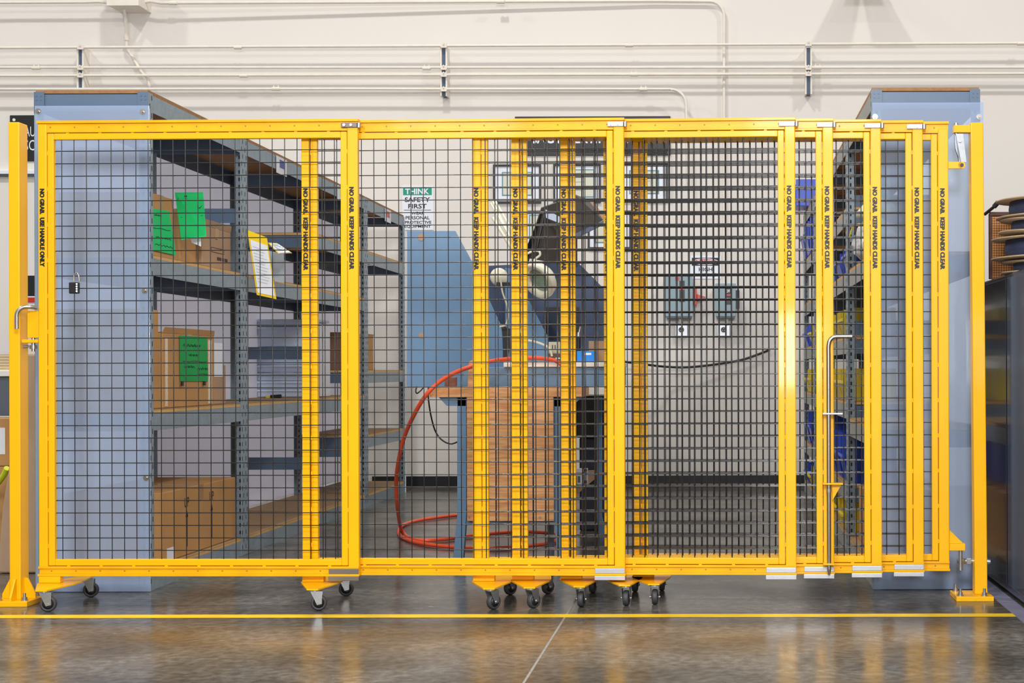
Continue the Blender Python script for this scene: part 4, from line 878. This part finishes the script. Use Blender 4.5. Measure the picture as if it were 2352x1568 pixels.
# under the bench
t = thing('fire_extinguisher', 'slim red cylinder with white band standing behind the plywood edge', 'cylinder', (WX(1264, 7.3), 7.3, 0.0))
x_ = WX(1264, 7.3); zt2 = WZ(1264, 952, 7.3); zb2 = WZ(1264, 1130, 7.3)
MB().lathe((x_, 7.3, zb2), (0, 0, 1), [(0, 0), (0.022, 0), (0.022, zt2 - zb2 - 0.01), (0.015, zt2 - zb2), (0, zt2 - zb2)], 24).build('cylinder', RED, t)
MB().lathe((x_, 7.3, WZ(1264, 1027, 7.3)), (0, 0, 1), [(0.0226, 0), (0.0226, 0.075)], 24).build('white_band', SIGNW, t)
MB().cyl((x_, 7.3, zt2), (x_, 7.3, zt2 + 0.05), 0.014, 12).build('valve', BLKP, t); MB().cyl((x_, 7.3, 0), (x_, 7.3, zb2), 0.018, 12).build('stand', GREYD, t)
t = thing('floor_machine', 'black machine with a tan strap standing under the right end of the bench', 'machine', (WX(1350, 8.4), 8.5, 0))
MB().box(WX(1322, 8.4), WX(1420, 8.4), 8.4, 8.8, 0.55, 0.80).build('head', BLKP, t, 0.01)
MB().box(WX(1330, 8.42), WX(1416, 8.42), 8.42, 8.75, 0.0, 0.55).build('column', mat('dark_navy_paint', (32, 40, 58), 0.5), t, 0.01)
MB().prism(*poly([(1326, 1135), (1368, 1098), (1368, 1080), (1352, 1080), (1326, 1110)], 8.38, 0.02)).build('strap', CARD2, t)
small_box('data_card_box', 'small white printed box under the bench', 'box', 1325, 1076, 1338, 1112, 8.3, 0.05, SIGNW, [('print', 1327, 1093, 1333, 1108, GREYD)])
small_box('data_card_box', 'second small white box with black squares under the bench', 'box', 1340, 1076, 1349, 1112, 8.3, 0.05, SIGNW, [('square', 1343, 1077, 1348, 1083, BLKP), ('square', 1342, 1103, 1348, 1110, BLKP)])

# orange hose
YF = lambda y: F * H / (y - CY) * 1.0
def fl(x, y, z=0.012):
    s_ = ((y - CY) + EPS * (x - CX)) / (H - z); return Vector((((x - CX) - EPS * (y - CY)) / s_, F / s_, z))
pts = [W(1292, 840, 7.26), W(1275, 828, 7.26), W(1240, 822, 7.24), W(1200, 822, 7.22), W(1150, 826, 7.1), W(1121, 831, 6.96), W(1080, 842, 6.9), W(1040, 858, 6.9), W(1005, 880, 6.9), W(975, 912, 6.9), W(948, 958, 7.0), W(928, 1005, 7.15), W(915, 1060, 7.3), W(910, 1110, 7.5), W(913, 1165, 7.7), fl(925, 1222), fl(960, 1240), fl(1020, 1238), fl(1080, 1230), fl(1180, 1221), fl(1250, 1223), fl(1290, 1232), fl(1270, 1244), fl(1220, 1253), fl(1140, 1258), fl(1040, 1256), fl(960, 1246), fl(925, 1234), fl(916, 1222), fl(925, 1206), fl(960, 1195), fl(1020, 1186), fl(1060, 1182), fl(1140, 1180)]
MB().tube(smooth_path(pts, 7), 0.0105, 12).build('air_hose', ORANGE, label='orange air hose looping from the bench down to a floor coil', category='hose')
MB().tube(smooth_path([W(984, 888, 7.2), W(984, 915, 7.2), W(990, 955, 7.25), W(1000, 990, 7.3), W(1015, 1010, 7.3), W(1035, 1019, 7.3), W(1055, 1013, 7.3)], 6), 0.004, 6).build('hanging_cord', BLKP, label='thin black cord hanging under the plywood rail', category='cord')

# ------------------------------------------------------------------ left edge behind the post
t = thing('work_table', 'grey table with pale top at the far left edge', 'table', (WX(-30, 7.2), 7.4, 0))
a = W(-200, 851, 7.2); b = W(75, 864, 7.2); MB().box(a.x, b.x, 7.2, 7.9, b.z, a.z).build('table_top', BENCHW, t, 0.003)
MB().box(a.x + 0.02, b.x - 0.02, 7.22, 7.85, WZ(10, 955, 7.2), b.z).build('drawer', GREYD, t, 0.003)
for x_ in (a.x + 0.05, b.x - 0.06): MB().box(x_, x_ + 0.04, 7.24, 7.28, 0, WZ(10, 955, 7.2)).build('leg', GREYD, t)
for k in range(6):
    a = W(6 - 2 * (k % 2), 853 - k * 6.6, 7.3); t = thing('paper_pad', '%s pale pad in the pile on the table at the far left edge' % ['bottom', 'second', 'third', 'fourth', 'fifth', 'topmost'][k], 'pad', (a.x, 7.3, a.z), 'pads piled on the left table')
    MB().box(0, 0.16, -0.08, 0.1, 0, 0.0125).build('pages', mat('cream_pages', (222, 204, 164), 0.7), t, 0.001, local=True)
    MB().box(-0.001, 0.161, -0.081, 0.101, 0.0125, 0.0138).build('cover', mat('buff_cover', (206, 178, 132), 0.7), t, local=True)
a = W(-60, 850, 7.3); t = thing('bundle', 'dark red and black bundle on the far left table', 'bundle', (WX(-8, 7.3), 7.3, a.z))
MB().cyl((WX(-25, 7.3), 7.36, a.z + 0.035), (WX(4, 7.3), 7.3, a.z + 0.035), 0.033, 14).build('roll', mat('dark_red_cloth', (110, 22, 40), 0.8), t); MB().cyl((WX(-12, 7.3), 7.335, a.z + 0.035), (WX(-9, 7.3), 7.33, a.z + 0.035), 0.035, 14).build('band', BLKP, t)
c = carton('cardboard box with white label under the far left table', WX(-120, 6.95), WX(40, 6.95), 6.95, 7.15, WZ(0, 1070, 6.95), WZ(0, 960, 6.95), CARD, 0)
q = W(-14, 982, 6.949); q2 = W(12, 1043, 6.949); MB().box(q.x, q2.x, 6.948, 6.9495, q2.z, q.z).build('label', WHITE, c)
carton('plain cardboard box standing on the floor under the labelled box', WX(-120, 6.95), WX(40, 6.95), 6.95, 7.15, 0.0, WZ(0, 1071, 6.95), CARD, 0)
t = thing('kraft_bag', 'large folded kraft paper sheet leaning beside the left shelving', 'paper', (WX(40, 6.7), 6.72, 0))
s_ = F / 6.70
MB().prism([W(48, 812, 6.70), W(83, 812, 6.70), Vector(((84 - CX) / s_, 6.70, 0.002)), Vector(((-8 - CX) / s_, 6.70, 0.002)), W(4, 1170, 6.70), W(20, 1065, 6.70), W(40, 950, 6.70)], (0, 0.06, 0)).build('sheet', KRAFT, t, 0.01)
MB().prism([W(44, 845, 6.694), W(52, 845, 6.694), W(54, 1300, 6.694), W(28, 1300, 6.694)], (0, 0.004, 0)).build('fold', KRAFT, t, 0.001)
MB().tube(smooth_path([W(-30, 1125, 6.85), W(-8, 1112, 6.8), W(8, 1092, 6.75), W(16, 1075, 6.72)], 5), 0.014, 8).build('lime_strap', mat('lime_webbing', (214, 228, 40), 0.5), label='lime green strap at the left edge beside the cardboard box', category='strap')

# ------------------------------------------------------------------ right edge: black cabinet, spools, basket
t = thing('black_cabinet', 'glossy black cabinet at the right edge carrying wire spools', 'cabinet', (1.5, 5.8, 0))
MB().box(1.2, 1.8, 4.9, 6.6, 0.02, 1.343).build('body', BCAB, t, 0.006)
MB().box(1.194, 1.1995, 4.95, 5.93, 0.05, 1.325).build('side_panel', BCAB2, t, 0.004)
MB().box(1.196, 1.1995, 5.96, 6.56, 0.05, 1.325).build('side_panel', BCAB, t, 0.002)
MB().box(1.22, 1.78, 4.95, 6.55, 0.0, 0.02).build('plinth', BLKP, t)
t = thing('woven_basket', 'woven cane basket with dark rim behind the wire spools', 'basket', (1.30, 6.33, 1.344))
MB().box(1.205, 1.30, 6.30, 6.32, 1.345, 1.62).build('woven_side', WEAVE, t, 0.002)
MB().box(1.195, 1.50, 6.32, 6.335, 1.345, 1.635).box(1.195, 1.50, 6.298, 6.32, 1.622, 1.64).box(1.193, 1.206, 6.298, 6.32, 1.345, 1.622).build('rim', BASK, t, 0.002)
MB().box(1.30, 1.5, 6.30, 6.32, 1.345, 1.62).build('woven_side', WEAVE, t, 0.002)
t = thing('marker_pen', 'black pen sticking up out of the woven basket', 'pen', W(2268, 488, 6.25))
MB().cyl(W(2262, 492, 6.31), W(2284, 474, 6.25), 0.007, 12).build('barrel', BLKP, t); MB().cyl(W(2283, 475, 6.25), W(2293, 464, 6.24), 0.011, 12).build('cap', BLKP, t)
z = 1.345; spn = ['lowest', 'second', 'third', 'topmost']
specs = [(0.048, 2398, 0.175), (0.085, 2392, 0.205), (0.055, 2398, 0.185), (0.075, 2400, 0.20)]
for k, (h, cx_, r) in enumerate(specs):
    c = Vector((WX(cx_, 5.95), 5.95, z)); ax = Vector((0.03 * (-1) ** k, 0.0, 1)).normalized() if k else Vector((0, 0, 1))
    t = thing('wire_spool', '%s wire spool of the stack on the black cabinet' % spn[k], 'spool', c, 'wire spools stacked on the black cabinet')
    MB().lathe(c, ax, [(0, 0), (r, 0), (r, 0.005), (0, 0.005)], 40).build('lower_flange', SPOOLF, t)
    MB().lathe(c, ax, [(0.0, 0.005), (r * 0.70, 0.005), (r * 0.73, h * 0.5), (r * 0.70, h - 0.005), (0, h - 0.005)], 40).build('winding', WIREN, t)
    MB().lathe(c, ax, [(0, h - 0.005), (r * 0.985, h - 0.005), (r * 0.985, h), (0, h)], 40).build('upper_flange', SPOOLF, t)
    z += h + 0.015
